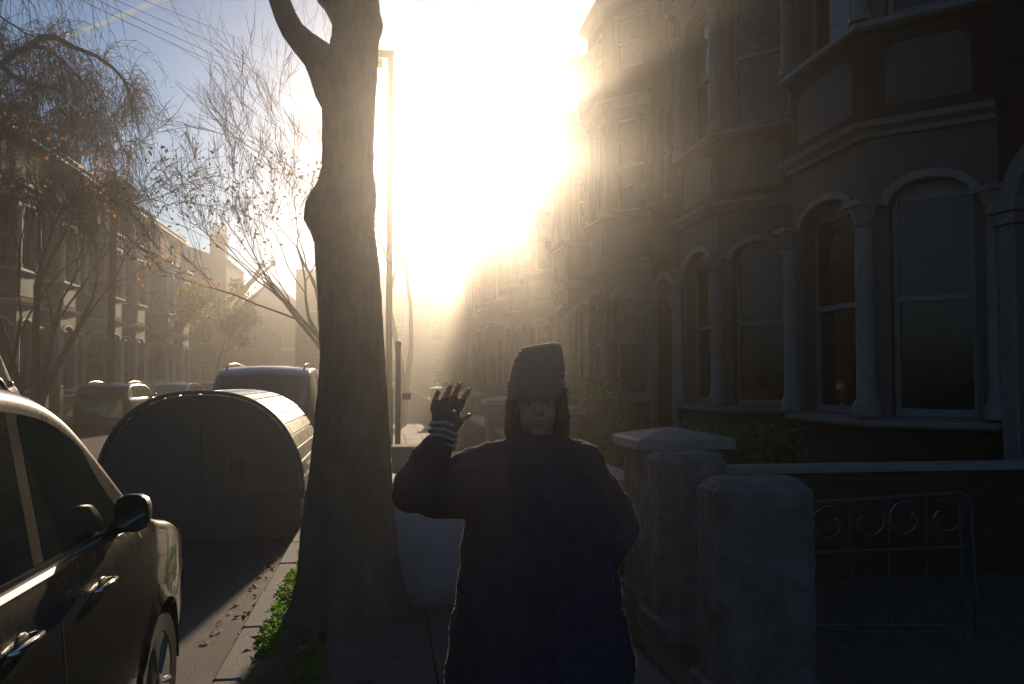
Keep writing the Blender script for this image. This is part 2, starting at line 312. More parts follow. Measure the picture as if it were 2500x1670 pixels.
def make_house(right=True, bay_low=False, full_bay=True, W=5.6, bw=brick_r, proj=.9, simple=False, stone=stone, render_g=render_g):
    """front plane x = 0, outward -x, running y 0..W; bay near y = W (or y = 0 if bay_low)"""
    h = empty('terrace_house')
    yc = 2.1 if bay_low else W - 2.1
    if not right: yc = 2.05 if bay_low else W - 2.05
    bx = -proj; A = Vector((0, yc+1.75, 0)); B = Vector((bx, yc+.85, 0)); C = Vector((bx, yc-.85, 0)); D = Vector((0, yc-1.75, 0))
    EZ = 11.0
    G0, G1, S0, S1, BT = 0.98, 4.12, 5.30, 8.15, 10.55
    if not full_bay: BT = 8.35
    # main brick wall: the part beside the bay with door and windows above, the wall over a two-storey bay
    b = MB(); Nn = Vector((-1,0,0)); U = Vector((0,1,0))
    if bay_low: y0, y1 = yc + 1.75, W
    else: y0, y1 = 0.0, yc - 1.75
    O = Vector((0, y0, 0)); wd = y1 - y0; dc = wd/2 + (.1 if bay_low else -.1)
    opening_wall(b, O, U, Nn, wd, 0, 4.2, [(dc-.6, dc+.6, 0.30, 3.35, .5)], .35)
    opening_wall(b, O, U, Nn, wd, 4.2, 8.2, [(dc-.48, dc+.48, 5.5, 7.6, .12)])
    opening_wall(b, O, U, Nn, wd, 8.2, EZ, [(dc-.45, dc+.45, 8.9, 10.4, .1)])
    z_ = BT
    o0, o1 = (0, y0) if bay_low else (y1, W)
    O2 = Vector((0, o0, 0)); wd2 = o1 - o0
    if full_bay: b.add([O2+Vector((0,0,BT)), O2+U*wd2+Vector((0,0,BT)), O2+U*wd2+Vector((0,0,EZ)), O2+Vector((0,0,EZ))], ((0,1,2,3),))
    else:
        cc = yc - o0
        opening_wall(b, O2, U, Nn, wd2, BT, EZ, [(cc-1.0, cc-.15, 8.9, 10.45, .1), (cc+.15, cc+1.0, 8.9, 10.45, .1)])
        for (a, c) in ((cc-1.0, cc-.15), (cc+.15, cc+1.0)): window(h, O2, U, Nn, a, c, 8.9, 10.45, .1, shut=reflection if rnd.random() < .6 else None)
    side = [o for o in ((o0, yc-1.75) , (yc+1.75, o1)) if o[1]-o[0] > .02 and abs(o[0]-y0) > .01]
    for a, c in side: b.add([(0,a,0),(0,c,0),(0,c,BT),(0,a,BT)], ((0,1,2,3),))
    b.add([(0,0,0),(8,0,0),(8,0,EZ),(4,0,13.1),(0,0,EZ)], ((0,1,2,3,4),)); b.add([(0,W,0),(8,W,0),(8,W,EZ),(4,W,13.1),(0,W,EZ)], ((4,3,2,1,0),)); b.add([(8,0,0),(8,W,0),(8,W,EZ),(8,0,EZ)], ((0,1,2,3),))
    b.build('brick_wall', bw, h)
    window(h, O, U, Nn, dc-.48, dc+.48, 5.5, 7.6, .12); window(h, O, U, Nn, dc-.45, dc+.45, 8.9, 10.4, .1, shut=None if right else reflection)
    # door in its porch
    b = MB(); b.box(.36, .42, y0+dc-.6, y0+dc+.6, .3, 3.3); d = b.build('door_frame', white_w, h)
    b = MB(); b.cbox(.30, .357, y0+dc-.46, y0+dc+.46, .32, 2.4, .008)
    for zz in ((.5,1.15),(1.3,2.2)):
        for s_ in (-1, 1): b.box(.288, .299, y0+dc+s_*.22-.15, y0+dc+s_*.22+.15, zz[0], zz[1])
    dd = b.build('door', door_m, h); b = MB(); b.ball((.27, y0+dc+.34, 1.3), .03, 8, 5); b.build('door_knob', chrome, dd)
    b = MB(); b.box(.34, .357, y0+dc-.46, y0+dc+.46, 2.5, 3.1); b.build('fanlight', glass, d)
    b = MB(); b.box(-.95, -.3, y0+dc-.7, y0+dc+.7, 0, .15); b.box(-.3, .40, y0+dc-.62, y0+dc+.62, 0, .29); b.build('doorstep', stone, h)
    # door surround: pilasters and arched hood
    for s_ in (-1, 1):
        b = MB(); yy = y0 + dc + s_*.74; b.cbox(-.13, -.002, yy-.11, yy+.11, .02, 3.0, .012); p = b.build('pilaster', stone, h)
        b = MB(); b.cbox(-.17, -.003, yy-.15, yy+.15, 3.003, 3.12, .02); b.cbox(-.20, -.003, yy-.18, yy+.18, 3.123, 3.26, .03); b.build('capital', stone, p)
    b = MB()
    for i in range(10):
        a0, a1 = math.pi*i/10, math.pi*(i+1)/10
        def pt(a, r, x): return Vector((x, y0+dc - r*math.cos(a), 3.0 + .35 + r*.72*math.sin(a) - .1))
        vs = [pt(a0,.62,-.10),pt(a1,.62,-.10),pt(a1,.84,-.10),pt(a0,.84,-.10),pt(a0,.62,0),pt(a1,.62,0),pt(a1,.84,0),pt(a0,.84,0)]
        b.add(vs, ((0,1,2,3),(3,2,6,7),(1,0,4,5)))
    b.build('door_hood', stone, h)
    # the bay: three faces per storey
    faces = [(D, C), (C, B), (B, A)]
    bb = MB(); b2_ = MB(); br = MB(); br2 = MB(); br3 = MB()
    for (P0, P1) in faces:
        Uf = (P1-P0); L = Uf.length; Uf = Uf/L; Nf = Vector((-Uf.y, Uf.x, 0))
        if Nf.x > 0: Nf = -Nf
        m_ = .23 if L < 1.5 else .26
        opening_wall(br, P0, Uf, Nf, L, 0, G0, [])
        opening_wall(bb, P0, Uf, Nf, L, G0, G1, [(m_, L-m_, 1.10, 3.62, .26)], .16)
        window(h, P0, Uf, Nf, m_, L-m_, 1.10, 3.62, .26, .16)
        opening_wall(br2, P0, Uf, Nf, L, G1, S0, [])
        opening_wall(b2_, P0, Uf, Nf, L, S0, S1, [(m_, L-m_, 5.46, 7.72, 0)], .16)
        window(h, P0, Uf, Nf, m_, L-m_, 5.46, 7.72, 0, .16)
        if full_bay:
            opening_wall(br3, P0, Uf, Nf, L, S1, BT, [(m_, L-m_, 8.9, 10.2, 0)], .14); window(h, P0, Uf, Nf, m_, L-m_, 8.9, 10.2, 0, .14)
        # arch moulding over the ground floor window
        if not simple:
            am = MB()
            for i in range(10):
                vs = []
                for t in (i/10, (i+1)/10):
                    c_ = math.cos(math.pi*(1-t)); s2 = math.sin(math.pi*t); hw = (L-2*m_)/2
                    for (e, dd_) in ((0.0, .045), (.09, .045), (.09, 0), (0.0, 0)):
                        vs.append(P0 + Uf*(L/2 + c_*(hw+e)) + Vector((0,0, 3.36 + s2*(.26+e))) + Nf*dd_)
                am.add(vs, ((0,4,5,1),(1,5,6,2),(3,7,4,0)))
            am.build('arch_moulding', stone, h)
            pm = MB(); c0 = P0 + Uf*(L/2)                      # plaster panel in the brick band
            for (e, d_) in ((.0,.02),): pm.add([c0+Uf*a*(L/2-.22)+Vector((0,0,z))+Nf*d_ for a,z in ((-1,4.45),(1,4.45),(1,5.0),(.75,5.12),(-.75,5.12),(-1,5.0))] + [c0+Uf*a*(L/2-.22)+Vector((0,0,z)) for a,z in ((-1,4.45),(1,4.45),(1,5.0),(.75,5.12),(-.75,5.12),(-1,5.0))],
                [(0,1,2,3,4,5)] + [(i,(i+1)%6,6+(i+1)%6,6+i) for i in range(6)])
            pm.build('plaster_panel', render_g, h)
    bb.build('lower_bay_wall', render_g, h); b2_.build('upper_bay_wall', render_g, h); br.build('bay_plinth', bw, h); br2.build('bay_brick_band', bw, h)
    if br3.v: br3.build('top_bay_wall', bw, h)
    path = [D, C, B, A]
    for nm, z, prof in (('ground_sill', .98, [(0,0),(.10,0),(.12,.03),(.12,.08),(0,.11)]), ('lower_cornice', G1, [(0,0),(.06,0),(.08,.05),(.16,.10),(.18,.16),(.0,.20)]),
                        ('upper_sill', S0, [(0,0),(.09,0),(.14,.03),(.14,.09),(0,.12)]), ('upper_cornice', S1 if full_bay else 8.15, [(0,-.22),(.05,-.22),(.07,-.1),(.16,-.04),(.18,.03),(0,.08)])):
        b = MB(); extrude_path(b, [Vector((p.x, p.y, 0)) for p in reversed(path)] if False else path, [(o_, z+zz) for o_, zz in prof]); b.build(nm, stone, h)
    if not simple:
        for (p, nx) in ((C, 1), (B, -1), (D, 2), (A, -2)):
            px = p.x - (.03 if abs(nx) == 1 else .05)
            b = MB(); b.lathe([(.15,0),(.15,.12),(.13,.15),(.105,.20),(.10,1.2),(.09,2.05)], (px, p.y, 1.095), 12); co = shade(b.build('column', stone, h))
            b = MB(); b.lathe([(.095,0),(.12,.03),(.10,.06),(.14,.17),(.16,.22)], (px, p.y, 3.15), 10); b.box(px-.17, px+.17, p.y-.17, p.y+.17, 3.372, 3.43); b.build('capital', stone, co)
            b = MB(); b.lathe([(.13,0),(.13,.1),(.09,.14),(.085,1.9),(.14,2.1),(.14,2.16)], (px, p.y, 5.425), 10); shade(b.build('upper_column', stone, h))
    # bay roof
    b = MB(); e = .22; o_ = [Vector((0, yc-1.75-e, BT)), Vector((bx-e, yc-.85-e*.6, BT)), Vector((bx-e, yc+.85+e*.6, BT)), Vector((0, yc+1.75+e, BT))]
    up = Vector((0,0,.10)); top = [Vector((1.0 if full_bay else 0.02, yc-.9, BT+1.05 if full_bay else BT+.55)), Vector((1.0 if full_bay else .02, yc+.9, BT+1.05 if full_bay else BT+.55))]
    b.add(o_ + [p+up for p in o_] + top, ((3,2,1,0),(0,1,5,4),(1,2,6,5),(2,3,7,6),(4,5,8),(5,6,9,8),(6,7,9))); b.build('bay_roof', slate, h)
    # eaves cornice and main roof with party wall upstand and chimney
    b = MB()
    segs = [(y0, y1)] if full_bay else [(0, W)]
    for a, c in segs: b.box(-.22, -.002, a+.002, c-.002, EZ-.32, EZ-.05)
    b.build('eaves_cornice', stone, h)
    b = MB(); b.add([(-.28,0.02,EZ-.03),(-.28,W-.02,EZ-.03),(4,W-.02,13.13),(4,.02,13.13),(8.3,.02,EZ-.05),(8.3,W-.02,EZ-.05),(-.28,.02,EZ-.12),(-.28,W-.02,EZ-.12)], ((0,1,2,3),(3,2,5,4),(6,7,1,0))); b.build('roof', slate, h)
    yy = W if bay_low else 0.0
    b = MB()
    for xx0, z0_, xx1, z1_ in ((-.1, EZ+.2, 4, 13.4), (4, 13.4, 8, EZ+.2)):
        b.add([(xx0,yy-.12,z0_-.7),(xx1,yy-.12,z1_-.7),(xx1,yy-.12,z1_),(xx0,yy-.12,z0_),(xx0,yy+.12,z0_-.7),(xx1,yy+.12,z1_-.7),(xx1,yy+.12,z1_),(xx0,yy+.12,z0_)], ((0,1,2,3),(7,6,5,4),(3,2,6,7),(0,3,7,4),(1,5,6,2)))
    b.build('party_wall', bw, h)
    b = MB(); b.box(3.4, 4.9, yy-.35, yy+.35, 12.0, 14.3); b.box(3.35, 4.95, yy-.40, yy+.40, 14.302, 14.45); ch = b.build('chimney', bw, h)
    for i in range(4):
        b = MB(); b.lathe([(.11,0),(.09,.05),(.085,.35),(.11,.4),(.10,.42)], (3.6+i*.36, yy, 14.452), 8); b.build('chimney_pot', mat('terracotta', (.30,.13,.07), .8), ch)
    b = MB(); b.tube([(-.06, yy+(.16 if yy == 0 else -.16), 0), (-.06, yy+(.16 if yy == 0 else -.16), EZ-.35)], .05, 8); b.build('drainpipe', black_p, h)
    return h

GR = 'brick terrace houses on the right-hand side'
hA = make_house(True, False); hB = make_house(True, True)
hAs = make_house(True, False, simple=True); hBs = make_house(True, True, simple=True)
NR = 9
for i in range(NR):
    y = 5.95 + 5.6*i
    if i == 0: o = hA
    elif i == 1: o = hB
    elif i == 6: o = hAs
    elif i == 7: o = hBs
    elif i < 6: o = copy_tree(hA if i % 2 == 0 else hB)
    else: o = copy_tree(hAs if i % 2 == 0 else hBs)
    o.location = (6.1, y, 0)
    lab = 'nearest brick terrace house on the right with grey rendered bay windows' if i == 0 else (f'{ORD[i]} brick terrace house from the camera on the right, grey bay window' if i < NR-1 else 'farthest brick terrace house at the end of the right-hand row')
    tag(o, lab, 'house', GR)
GL = 'terrace houses across the road on the left'
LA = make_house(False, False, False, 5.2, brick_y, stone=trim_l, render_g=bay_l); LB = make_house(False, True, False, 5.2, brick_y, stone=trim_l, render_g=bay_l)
# row ends at y = 65.6; rotated half a turn, local y runs towards the camera
nl = 8
for i in range(nl):
    ytop = 61.0 - 5.2*i
    o = (LA if i == 0 else LB if i == 1 else copy_tree(LA if i % 2 == 0 else LB))
    o.location = (-13.7, ytop, 0); o.rotation_euler.z = math.pi
    k = nl - 1 - i
    lab = 'end house of the left-hand terrace, beside the side road' if i == 0 else ('nearest stock brick house across the road, behind the bare weeping tree' if k == 0 else f'{ORD[k]} stock brick house from the left edge, across the road')
    tag(o, lab, 'house', GL)

# houses closing the view
def block(name, x0, x1, y0, y1, zb, zr, ridge_x, bw, label, wins=True):
    h = empty(name, ((x0+x1)/2, y0, 0), 0, label, 'house'); cx = (x0+x1)/2
    b = MB(); X0, X1, D_ = x0-cx, x1-cx, y1-y0
    b.box(X0, X1, 0, D_, 0, zb)
    if ridge_x: b.add([(X0,0,zb),(X1,0,zb),((X0+X1)/2,0,zr-.06),(X0,D_,zb),(X1,D_,zb),((X0+X1)/2,D_,zr-.06)], ((0,1,2),(5,4,3)))
    else: b.add([(X0,0,zb),(X0,D_,zb),(X0,D_/2,zr-.06),(X1,0,zb),(X1,D_,zb),(X1,D_/2,zr-.06)], ((2,1,0),(3,4,5)))
    b.build('wall', bw, h)
    b = MB()
    if ridge_x: b.add([(X0-.2,-.2,zb-.05),((X0+X1)/2,-.2,zr),((X0+X1)/2,D_+.2,zr),(X0-.2,D_+.2,zb-.05),(X1+.2,-.2,zb-.05),(X1+.2,D_+.2,zb-.05)], ((0,1,2,3),(1,4,5,2)))
    else: b.add([(X0-.1,-.25,zb-.05),(X1+.1,-.25,zb-.05),(X1+.1,D_/2,zr),(X0-.1,D_/2,zr),(X1+.1,D_+.25,zb-.05),(X0-.1,D_+.25,zb-.05)], ((0,1,2,3),(3,2,4,5)))
    b.build('roof', slate, h)
    if wins:
        n = max(2, int((X1-X0)/2.6))
        for fl in range(3):
            for i in range(n):
                u = (X1-X0)*(i+.5)/n; z = 1.2 + fl*3.3
                if z + 1.9 > zb: continue
                window(h, Vector((X0, -.005, 0)), Vector((1,0,0)), Vector((0,-1,0)), u-.5, u+.5, z, z+1.8, 0, d=-.05)
                b = MB(); b.box(X0+u-.62, X0+u+.62, -.14, -.01, z-.14, z); b.build('sill', stone, h)
    return h
b1 = block('corner_house', -22.5, -13.4, 75, 84, 11.6, 13.2, True, brick_y, 'gabled corner house with chimney pots beyond the side road')
b = MB(); b.box(3.1, 4.4, .4, 1.6, 10.0, 13.6); b.box(3.0, 4.5, .3, 1.7, 13.603, 13.8); c_ = b.build('chimney', brick_y, b1)
for i in range(5): q = MB(); q.lathe([(.13,0),(.10,.1),(.10,.8),(.13,.85)], (3.2+i*.27, 1.0, 13.802), 8); q.build('chimney_pot', mat('terracotta', (.30,.13,.07), .8), c_)
block('hipped_house', -14.6, -8.0, 88, 96, 8.6, 11.3, True, brick_r, 'brick house with a low grey pitched roof at the far end')
e1 = block('end_house', -6.3, -.6, 62, 70, 9.3, 9.75, False, brick_r, 'flat-topped brick house closing the street, left of the tree trunk')
block('end_house', -.5, 13.5, 61.5, 70, 8.9, 9.5, False, brick_y, 'long brick house closing the street, behind the tree in the glare')
block('corner_house', -12.6, -10.6, 84, 88, 6.0, 7.2, True, brick_y, 'small pale house between the corner house and the hipped roof')
# ------------------------------------------------------------------ trees
def street_tree():
    T = empty('plane_tree', (-0.30, 5.62, 0), 0, 'thick bare street tree with a swollen bump on its trunk, rooted in the verge', 'tree')
    prof = [(-60,777,926),(-20,776,925),(0,775,925),(20,790,926),(38,799,931),(55,808,935),(75,811,932),(95,808,926),(130,800,924),(180,793,921),(240,787,917),(300,785,914),(360,786,913),(410,787,913),
            (450,777,918),(475,760,919),(495,748,919),(515,742,917),(540,741,915),(560,752,915),(580,763,917),(600,768,920),(650,771,926),(720,775,931),(800,779,936),(880,781,940),(960,774,946),(1040,767,951),(1120,758,955),
            (1200,746,960),(1280,735,966),(1350,729,972),(1410,724,980),(1450,716,990),(1480,704,1005),(1500,690,1020)]
    rows = []; n = 22; r2 = random.Random(3)
    for (v, a, c) in prof:
        pa, pc = at(a, v, 5.62), at(c, v, 5.62); ce = (pa + pc)/2; hw = (pc - pa).length/2
        row = []
        for j in range(n):
            q = 2*math.pi*j/n; wob = 1 + (.035*math.sin(3*q + v*.011) + .025*math.sin(5*q - v*.02)) * (0 if j in (0, n//2) else 1)
            row.append(Vector((ce.x + hw*wob*math.cos(q), ce.y + hw*.95*wob*math.sin(q), ce.z)) - T.location)
        rows.append(row)
    # finer rings
    fine = []
    for i in range(len(rows)-1):
        for s in range(3): t = s/3; fine.append([a.lerp(b_, t) + Vector((r2.gauss(0,.0022), r2.gauss(0,.0022), 0)) for a, b_ in zip(rows[i], rows[i+1])])
    fine.append(rows[-1])
    topc = sum(rows[0], Vector())/n
    up = []
    for k in (3, 2, 1): up.append([topc + (p - topc)*(1 - .09*k) + Vector((.03*k, 0, .55*k)) for p in rows[0]])
    b = MB(); b.grid(up + fine, close=True)
    tr = b.build('trunk', bark, T, True)
    b = MB(); lp = [(835,290,.0,.09),(822,225,.0,.14),(803,172,.0,.135),(775,135,0,.108),(742,105,0,.088),(715,75,0,.077),(697,40,0,.071),(682,0,0,.067),(668,-45,.05,.063),(640,-130,.2,.055),(600,-230,.4,.045),(540,-380,.6,.03)]
    pts = [at(u, v, 5.62 + d) - T.location for u, v, d, r in lp]; b.tube(pts, [r for *_, r in lp], 14); b.build('limb', bark, T, True)
    b = MB(); t0 = up[0][0]; tc_ = sum(up[0], Vector())/n
    for dx, dy, dz in ((-.9,.5,2.6), (.8,-.4,2.4), (.1,.9,3.0), (.3,-1.0,2.6)):
        pts = [tc_ + Vector((dx*t*t, dy*t*t, dz*t - .1)) for t in (0,.25,.5,.75,1)]; b.tube(pts, [.13,.10,.075,.05,.02], 8)
    b.build('limb', bark, T, True)
    b = MB(); r3 = random.Random(11)                 # small knots of burr on the right near the top
    for (u, v, r) in ((932,58,.05),(930,82,.045),(744,520,.06),(751,545,.055)): p = at(u, v, 5.62) - T.location + Vector((-.03 if u > 850 else .05, 0, 0)); b.ball(p, (r*.6, r*.9, r), 10, 7)
    b.build('burr', bark, T, True)
street_tree()

def grow(th, tw, p, d, L, r, lev, maxlev, droop, spread, g, tips, kids=(3, 4), thin=.006):
    d = d.normalized(); n = 4; pts = [p]; rads = [r]; q = p
    for i in range(n):
        d = (d + Vector((g.gauss(0,.12), g.gauss(0,.12), g.gauss(0,.08) - droop*(lev/maxlev)**1.5*.35))).normalized()
        q = q + d*(L/n); pts.append(q); rads.append(max(r*(1-.55*(i+1)/n), thin*.5))
    (th if r > .03 else tw).tube(pts, rads, 7 if r > .06 else 4 if r > .02 else 3, cap=False)
    if lev >= maxlev: tips.append((q, d)); return
    for k in range(g.randint(*kids) + (1 if lev >= maxlev-2 else 0)):
        t = g.uniform(.65 if lev == 0 else .3, 1.0) if k else 1.0; i = min(n-1, int(t*n)); s = pts[i].lerp(pts[i+1], t*n - i)
        ax = d.orthogonal().normalized(); ax.rotate(Matrix.Rotation(g.uniform(0, 6.28), 3, d)); a = g.uniform(.35, 1.0)*spread
        nd = d*math.cos(a) + ax*math.sin(a) + Vector((0,0,.12*(1-lev/maxlev)))
        grow(th, tw, s, nd, L*g.uniform(.58,.82), max(rads[i]*.62, thin*.7), lev+1, maxlev, droop, spread, g, tips, kids, thin)
def hanging(tw, p, d, L, g, r=.006):
    pts = [p]; q = Vector(p); d = Vector(d)
    for i in range(5): d = (d*.72 + Vector((g.gauss(0,.15), g.gauss(0,.15), -.42))).normalized(); q = q + d*L/5; pts.append(q.copy())
    tw.tube(pts, [r, r*.8, r*.7, r*.6, r*.5, r*.4], 3, cap=False)
    return pts
def tree(x, y, stems, L, r, maxlev, droop, spread, seed, label, hang=0, hangL=1.2, leaves=None, zmin=-9, xmax=99, zsc=1.0, thin=.008, kids=(2,3), name='bare_tree', base=0.0, leafn=0, lsz=.1):
    T = empty(name, (x, y, base), 0, label, 'tree'); g = random.Random(seed); th, tw = MB(), MB(); tips = []
    for (dx, dy, Ls, rs) in stems:
        grow(th, tw, Vector((dx*.12, dy*.12, -.1)), Vector((dx, dy, 1)), L*Ls, r*rs, 0, maxlev, droop, spread, g, tips, kids, thin)
    if hang:
        for (p, d) in tips:
            if p.z < zmin or p.x > xmax: continue
            for _ in range(hang): hanging(tw, p - d*g.uniform(0, L*.12), d + Vector((g.gauss(0,.5), g.gauss(0,.5), .1)), hangL*g.uniform(.5,1.2), g, thin*.75)
    th.build('trunk', bark, T, True); tw.build('crown', twig_m, T)
    if leaves:
        b = MB()
        for _ in range(leafn):
            p, d = g.choice(tips); p = p + Vector((g.gauss(0,.25), g.gauss(0,.25), g.gauss(-.1,.25)))
            if leaves[1](p): leaf_faces(b, p, lsz*g.uniform(.6,1.3))
        b.build('leaves', leaves[0], T)
    T.scale = (1, 1, zsc)
    return T
hedge_leaf = mat('dark evergreen leaf', (.03,.06,.015), .5, trans=(.08,.16,.02), var=.5)
dark_leaf = mat('withered leaf', (.06,.05,.02), .7, trans=(.10,.085,.03))
red_leaf = mat('rust red leaf', (.30,.10,.02), .6, trans=(.80,.30,.04), var=.5, scale=1.5)
# big weeping tree across the road, stems in a fan
tree(-10.5, 27.6, [(-.16,.1,1,1),(.10,-.1,1,.9),(-.02,.15,1.05,.8),(-.30,-.2,1,.7),(.17,.2,.95,.7)], 3.6, .16, 5, .2, .42, 23, 'large bare weeping tree with a fan of dark stems across the road', hang=9, hangL=1.15, zmin=4.7, xmax=2.7, zsc=1.26, leaves=(dark_leaf, lambda p: True), leafn=500, lsz=.09, thin=.013, name='weeping_tree')
tree(-10.2, 24.6, [(-.10,.1,1,1),(.14,-.1,.9,.8)], 3.7, .11, 4, .2, .45, 33, 'small tree with rust red autumn leaves at the left edge across the road', hang=1, hangL=.7, leaves=(red_leaf, lambda p: 4.0 < p.z < 9.5), leafn=900, lsz=.12, thin=.011, name='autumn_tree')
# tree behind the big trunk, broad crown to its left
tree(-.55, 20.5, [(-.30,0,1.0,1),(-.05,.15,1.15,.8),(-.18,-.2,1.05,.8)], 3.1, .12, 6, -.30, .62, 6, 'bare spreading tree half hidden behind the big trunk, a few leaves left', leaves=(dark_leaf, lambda p: p.z < 6.5), leafn=1300, lsz=.10, thin=.009)
tree(.55, 27.5, [(-.10,0,1.15,1),(.1,.1,1.2,.85)], 4.6, .13, 5, -.3, .5, 14, 'tall thin bare tree in the glare right of the lamp column', thin=.010)
tree(-.35, 42, [(0,0,1,1)], 3.6, .12, 4, 0, .7, 44, 'distant bare pavement tree low behind the lamp column', thin=.014)
tree(-9.95, 52, [(0.1,0,1,1)], 2.6, .10, 4, 0, .8, 47, 'small leafy tree in front of the far bay windows', leaves=(mat('olive leaf', (.10,.10,.03), .6, trans=(.35,.30,.06)), lambda p: True), leafn=2600, lsz=.22, thin=.012, name='leafy_tree')
def pollard(x, y, H, seed):
    T = empty('pollarded_tree', (x, y, 0), 0, 'pollarded tree with knuckled stubs beside the corner house', 'tree'); g = random.Random(seed); b = MB()
    b.tube([(0,0,-.1),(.05,0,H*.35),(-.05,0,H*.62)], [.34,.28,.22], 9)
    for k in range(9):
        a = g.uniform(-1.0, 1.0); q = g.uniform(0, 6.28); L = g.uniform(.25,.42)*H; s = Vector((0,0,H*g.uniform(.4,.62)))
        e = s + Vector((math.sin(a)*L, .3*math.cos(q)*L, abs(math.cos(a))*L)); b.tube([s, (s+e)/2 + Vector((.12*math.sin(a),0,.0)), e], [.15,.11,.10], 6); b.ball(e, .22, 7, 5)
        for _ in range(5): f = e + Vector((g.gauss(0,.25), g.gauss(0,.2), g.uniform(.15,.55))); b.tube([e, f], [.04,.02], 4)
    b.build('trunk', bark, T)
pollard(-11.1, 62.5, 11.3, 4)
# limb of a tree that stands just outside the frame
def near_limb():
    T = empty('birch_tree', (-12.4, 19.0, 0), 0, 'bare birch whose drooping branches reach in at the top left corner', 'tree'); g = random.Random(8)
    th, tw = MB(), MB(); base = T.location
    th.tube([Vector((0,0,-.1)), Vector((.05,0,3)), Vector((-.05,0,6)), Vector((.1,0,9)), Vector((.1,0,12))], [.19,.16,.13,.09,.04], 9)
    P = lambda u, v, Y=18.5: at(u, v, Y) - base
    limbs = [[(-330,330),(-180,260),(-60,190),(0,160),(40,128),(75,113),(100,90),(135,90),(180,115),(235,137),(275,165),(303,195),(315,225),(325,270)],
             [(75,113),(110,118),(150,145),(185,180),(212,215),(235,250)], [(0,160),(40,190),(100,208),(150,222)], [(-330,60),(-150,20),(0,-5),(60,-20),(150,-40),(250,-30)], [(-330,150),(-100,90),(0,40),(60,80),(110,100)]]
    for k, Lm in enumerate(limbs):
        pts = [P(*p) for p in Lm]; n = len(pts); r0 = (.09,.035,.04,.05,.03)[k]; th.tube(pts, [r0*(1-.85*i/(n-1))+.006 for i in range(n)], 6)
        for i in range(1, n-1):
            for _ in range(9):
                s = pts[i].lerp(pts[i+1], g.random()); d = Vector((g.gauss(.3,.6), g.gauss(0,.6), g.gauss(0 if k != 0 else .15,.7)))
                hp = hanging(tw, s, d, g.uniform(.7,1.9), g, .0075)
                for _ in range(3): hanging(tw, g.choice(hp[1:]), Vector((g.gauss(0,1), g.gauss(0,1), g.gauss(0,.6))), g.uniform(.3,.7), g, .005)
    th.build('trunk', bark, T, True); tw.build('crown', twig_m, T)
near_limb()

def hedge(name, x0, x1, y0, y1, z0, z1, n, s, m, label, cat='hedge'):
    h = empty(name, ((x0+x1)/2, (y0+y1)/2, z0), 0, label, cat); g = random.Random(int(abs(x0*13+y0*7))); b = MB(); c = h.location
    for _ in range(n):
        a, q, t = g.uniform(0, 6.28), g.random(), g.uniform(.75, 1.05)
        px, py, pz = (g.uniform(-1,1), g.uniform(-1,1), g.random()); k = max(abs(px), abs(py), abs(pz*2-1)) or 1; e = g.uniform(.82, 1.04)/k
        p = Vector((px*e*(x1-x0)/2, py*e*(y1-y0)/2, (.5 + (pz-.5)*e)*(z1-z0)*(1+.06*math.sin(px*9+py*5)))); leaf_faces(b, p, s*g.uniform(.6,1.3))
    b.build('foliage', m, h)
    b = MB(); L = max(x1-x0, y1-y0)
    for i in range(5): t = (i+.5)/5-.5; b.tube([(t*(x1-x0)*.8, t*(y1-y0)*.8, -.05), (t*(x1-x0)*.9, t*(y1-y0)*.9, (z1-z0)*.8)], [.03,.015], 5)
    b.build('stem', twig_m, h)
hedge('privet_hedge', 2.1, 2.7, 9.3, 14.5, 0, 1.42, 6000, .06, hedge_leaf, 'clipped dark hedge behind the low garden wall, under the second bay window')
hedge('garden_shrub', 2.3, 3.9, 6.9+.6, 8.6, 0, 1.0, 2500, .07, hedge_leaf, 'low dark shrub in the front garden below the nearest bay window', 'shrub')
hedge('garden_hedge', -12.7, -12.1, 45, 55, 0, 1.3, 3500, .12, hedge_leaf, 'clipped hedge in front of the far left bay windows')
hedge('garden_hedge', 1.9, 2.4, 24, 34, 0, 1.3, 3000, .12, hedge_leaf, 'far dark hedge along the right-hand pavement')

# ------------------------------------------------------------------ poles and wires
o = empty('telegraph_pole', (-10.1, 33.6, 0), 0, 'dark wooden telegraph pole on the far pavement', 'pole')
b = MB(); b.tube([(0,0,-.2),(0,0,9.3)], [.15,.11], 10); b.build('shaft', twig_m, o); b = MB(); b.box(-.5,.5,-.05,.05,8.7,8.82); b.build('crossarm', twig_m, o)
lp_ = at(949, 925, 16.6); o = empty('lamp_column', (lp_.x, 16.6, 0), 0, 'tall dark lamp column with a short arm, right of the big trunk', 'lamp')
b = MB(); b.tube([(0,0,0),(0,0,1.3),(0,0,1.35),(0,0,7.9)], [.09,.09,.065,.055], 12); b.build('shaft', iron, o); b = MB(); b.box(-.40,.07,-.05,.05,7.78,7.90); b.build('arm', iron, o); b = MB(); b.cbox(-.62,-.15,-.12,.12,7.60,7.718,.02); b.build('lamp_head', iron, o)
def wire(p0, p1, sag, r, label):
    p0, p1 = Vector(p0), Vector(p1); b = MB(); pts = []
    for i in range(21): t = i/20; pts.append(p0.lerp(p1, t) - Vector((0,0,sag*4*t*(1-t)))) 
    b.tube(pts, r, 5); tag(b.build('overhead_wire', black_p), label, 'wire', 'overhead telephone wires')
wire(at(60,-65,20), at(1010,345,60), .35, .010, 'lowest of the four overhead wires crossing the sky from the top left')
wire(at(110,-60,20), at(1010,330,60), .30, .010, 'second lowest of the four overhead wires from the top left')
wire(at(160,-55,20), at(1010,300,60), .20, .009, 'second highest of the four overhead wires from the top left')
wire(at(270,-32,20), at(1010,250,60), .15, .008, 'highest of the four overhead wires from the top left')
wire(at(960,-15,14), at(1440,78,33), .15, .008, 'lower thin wire reaching the roofline of the right-hand houses')
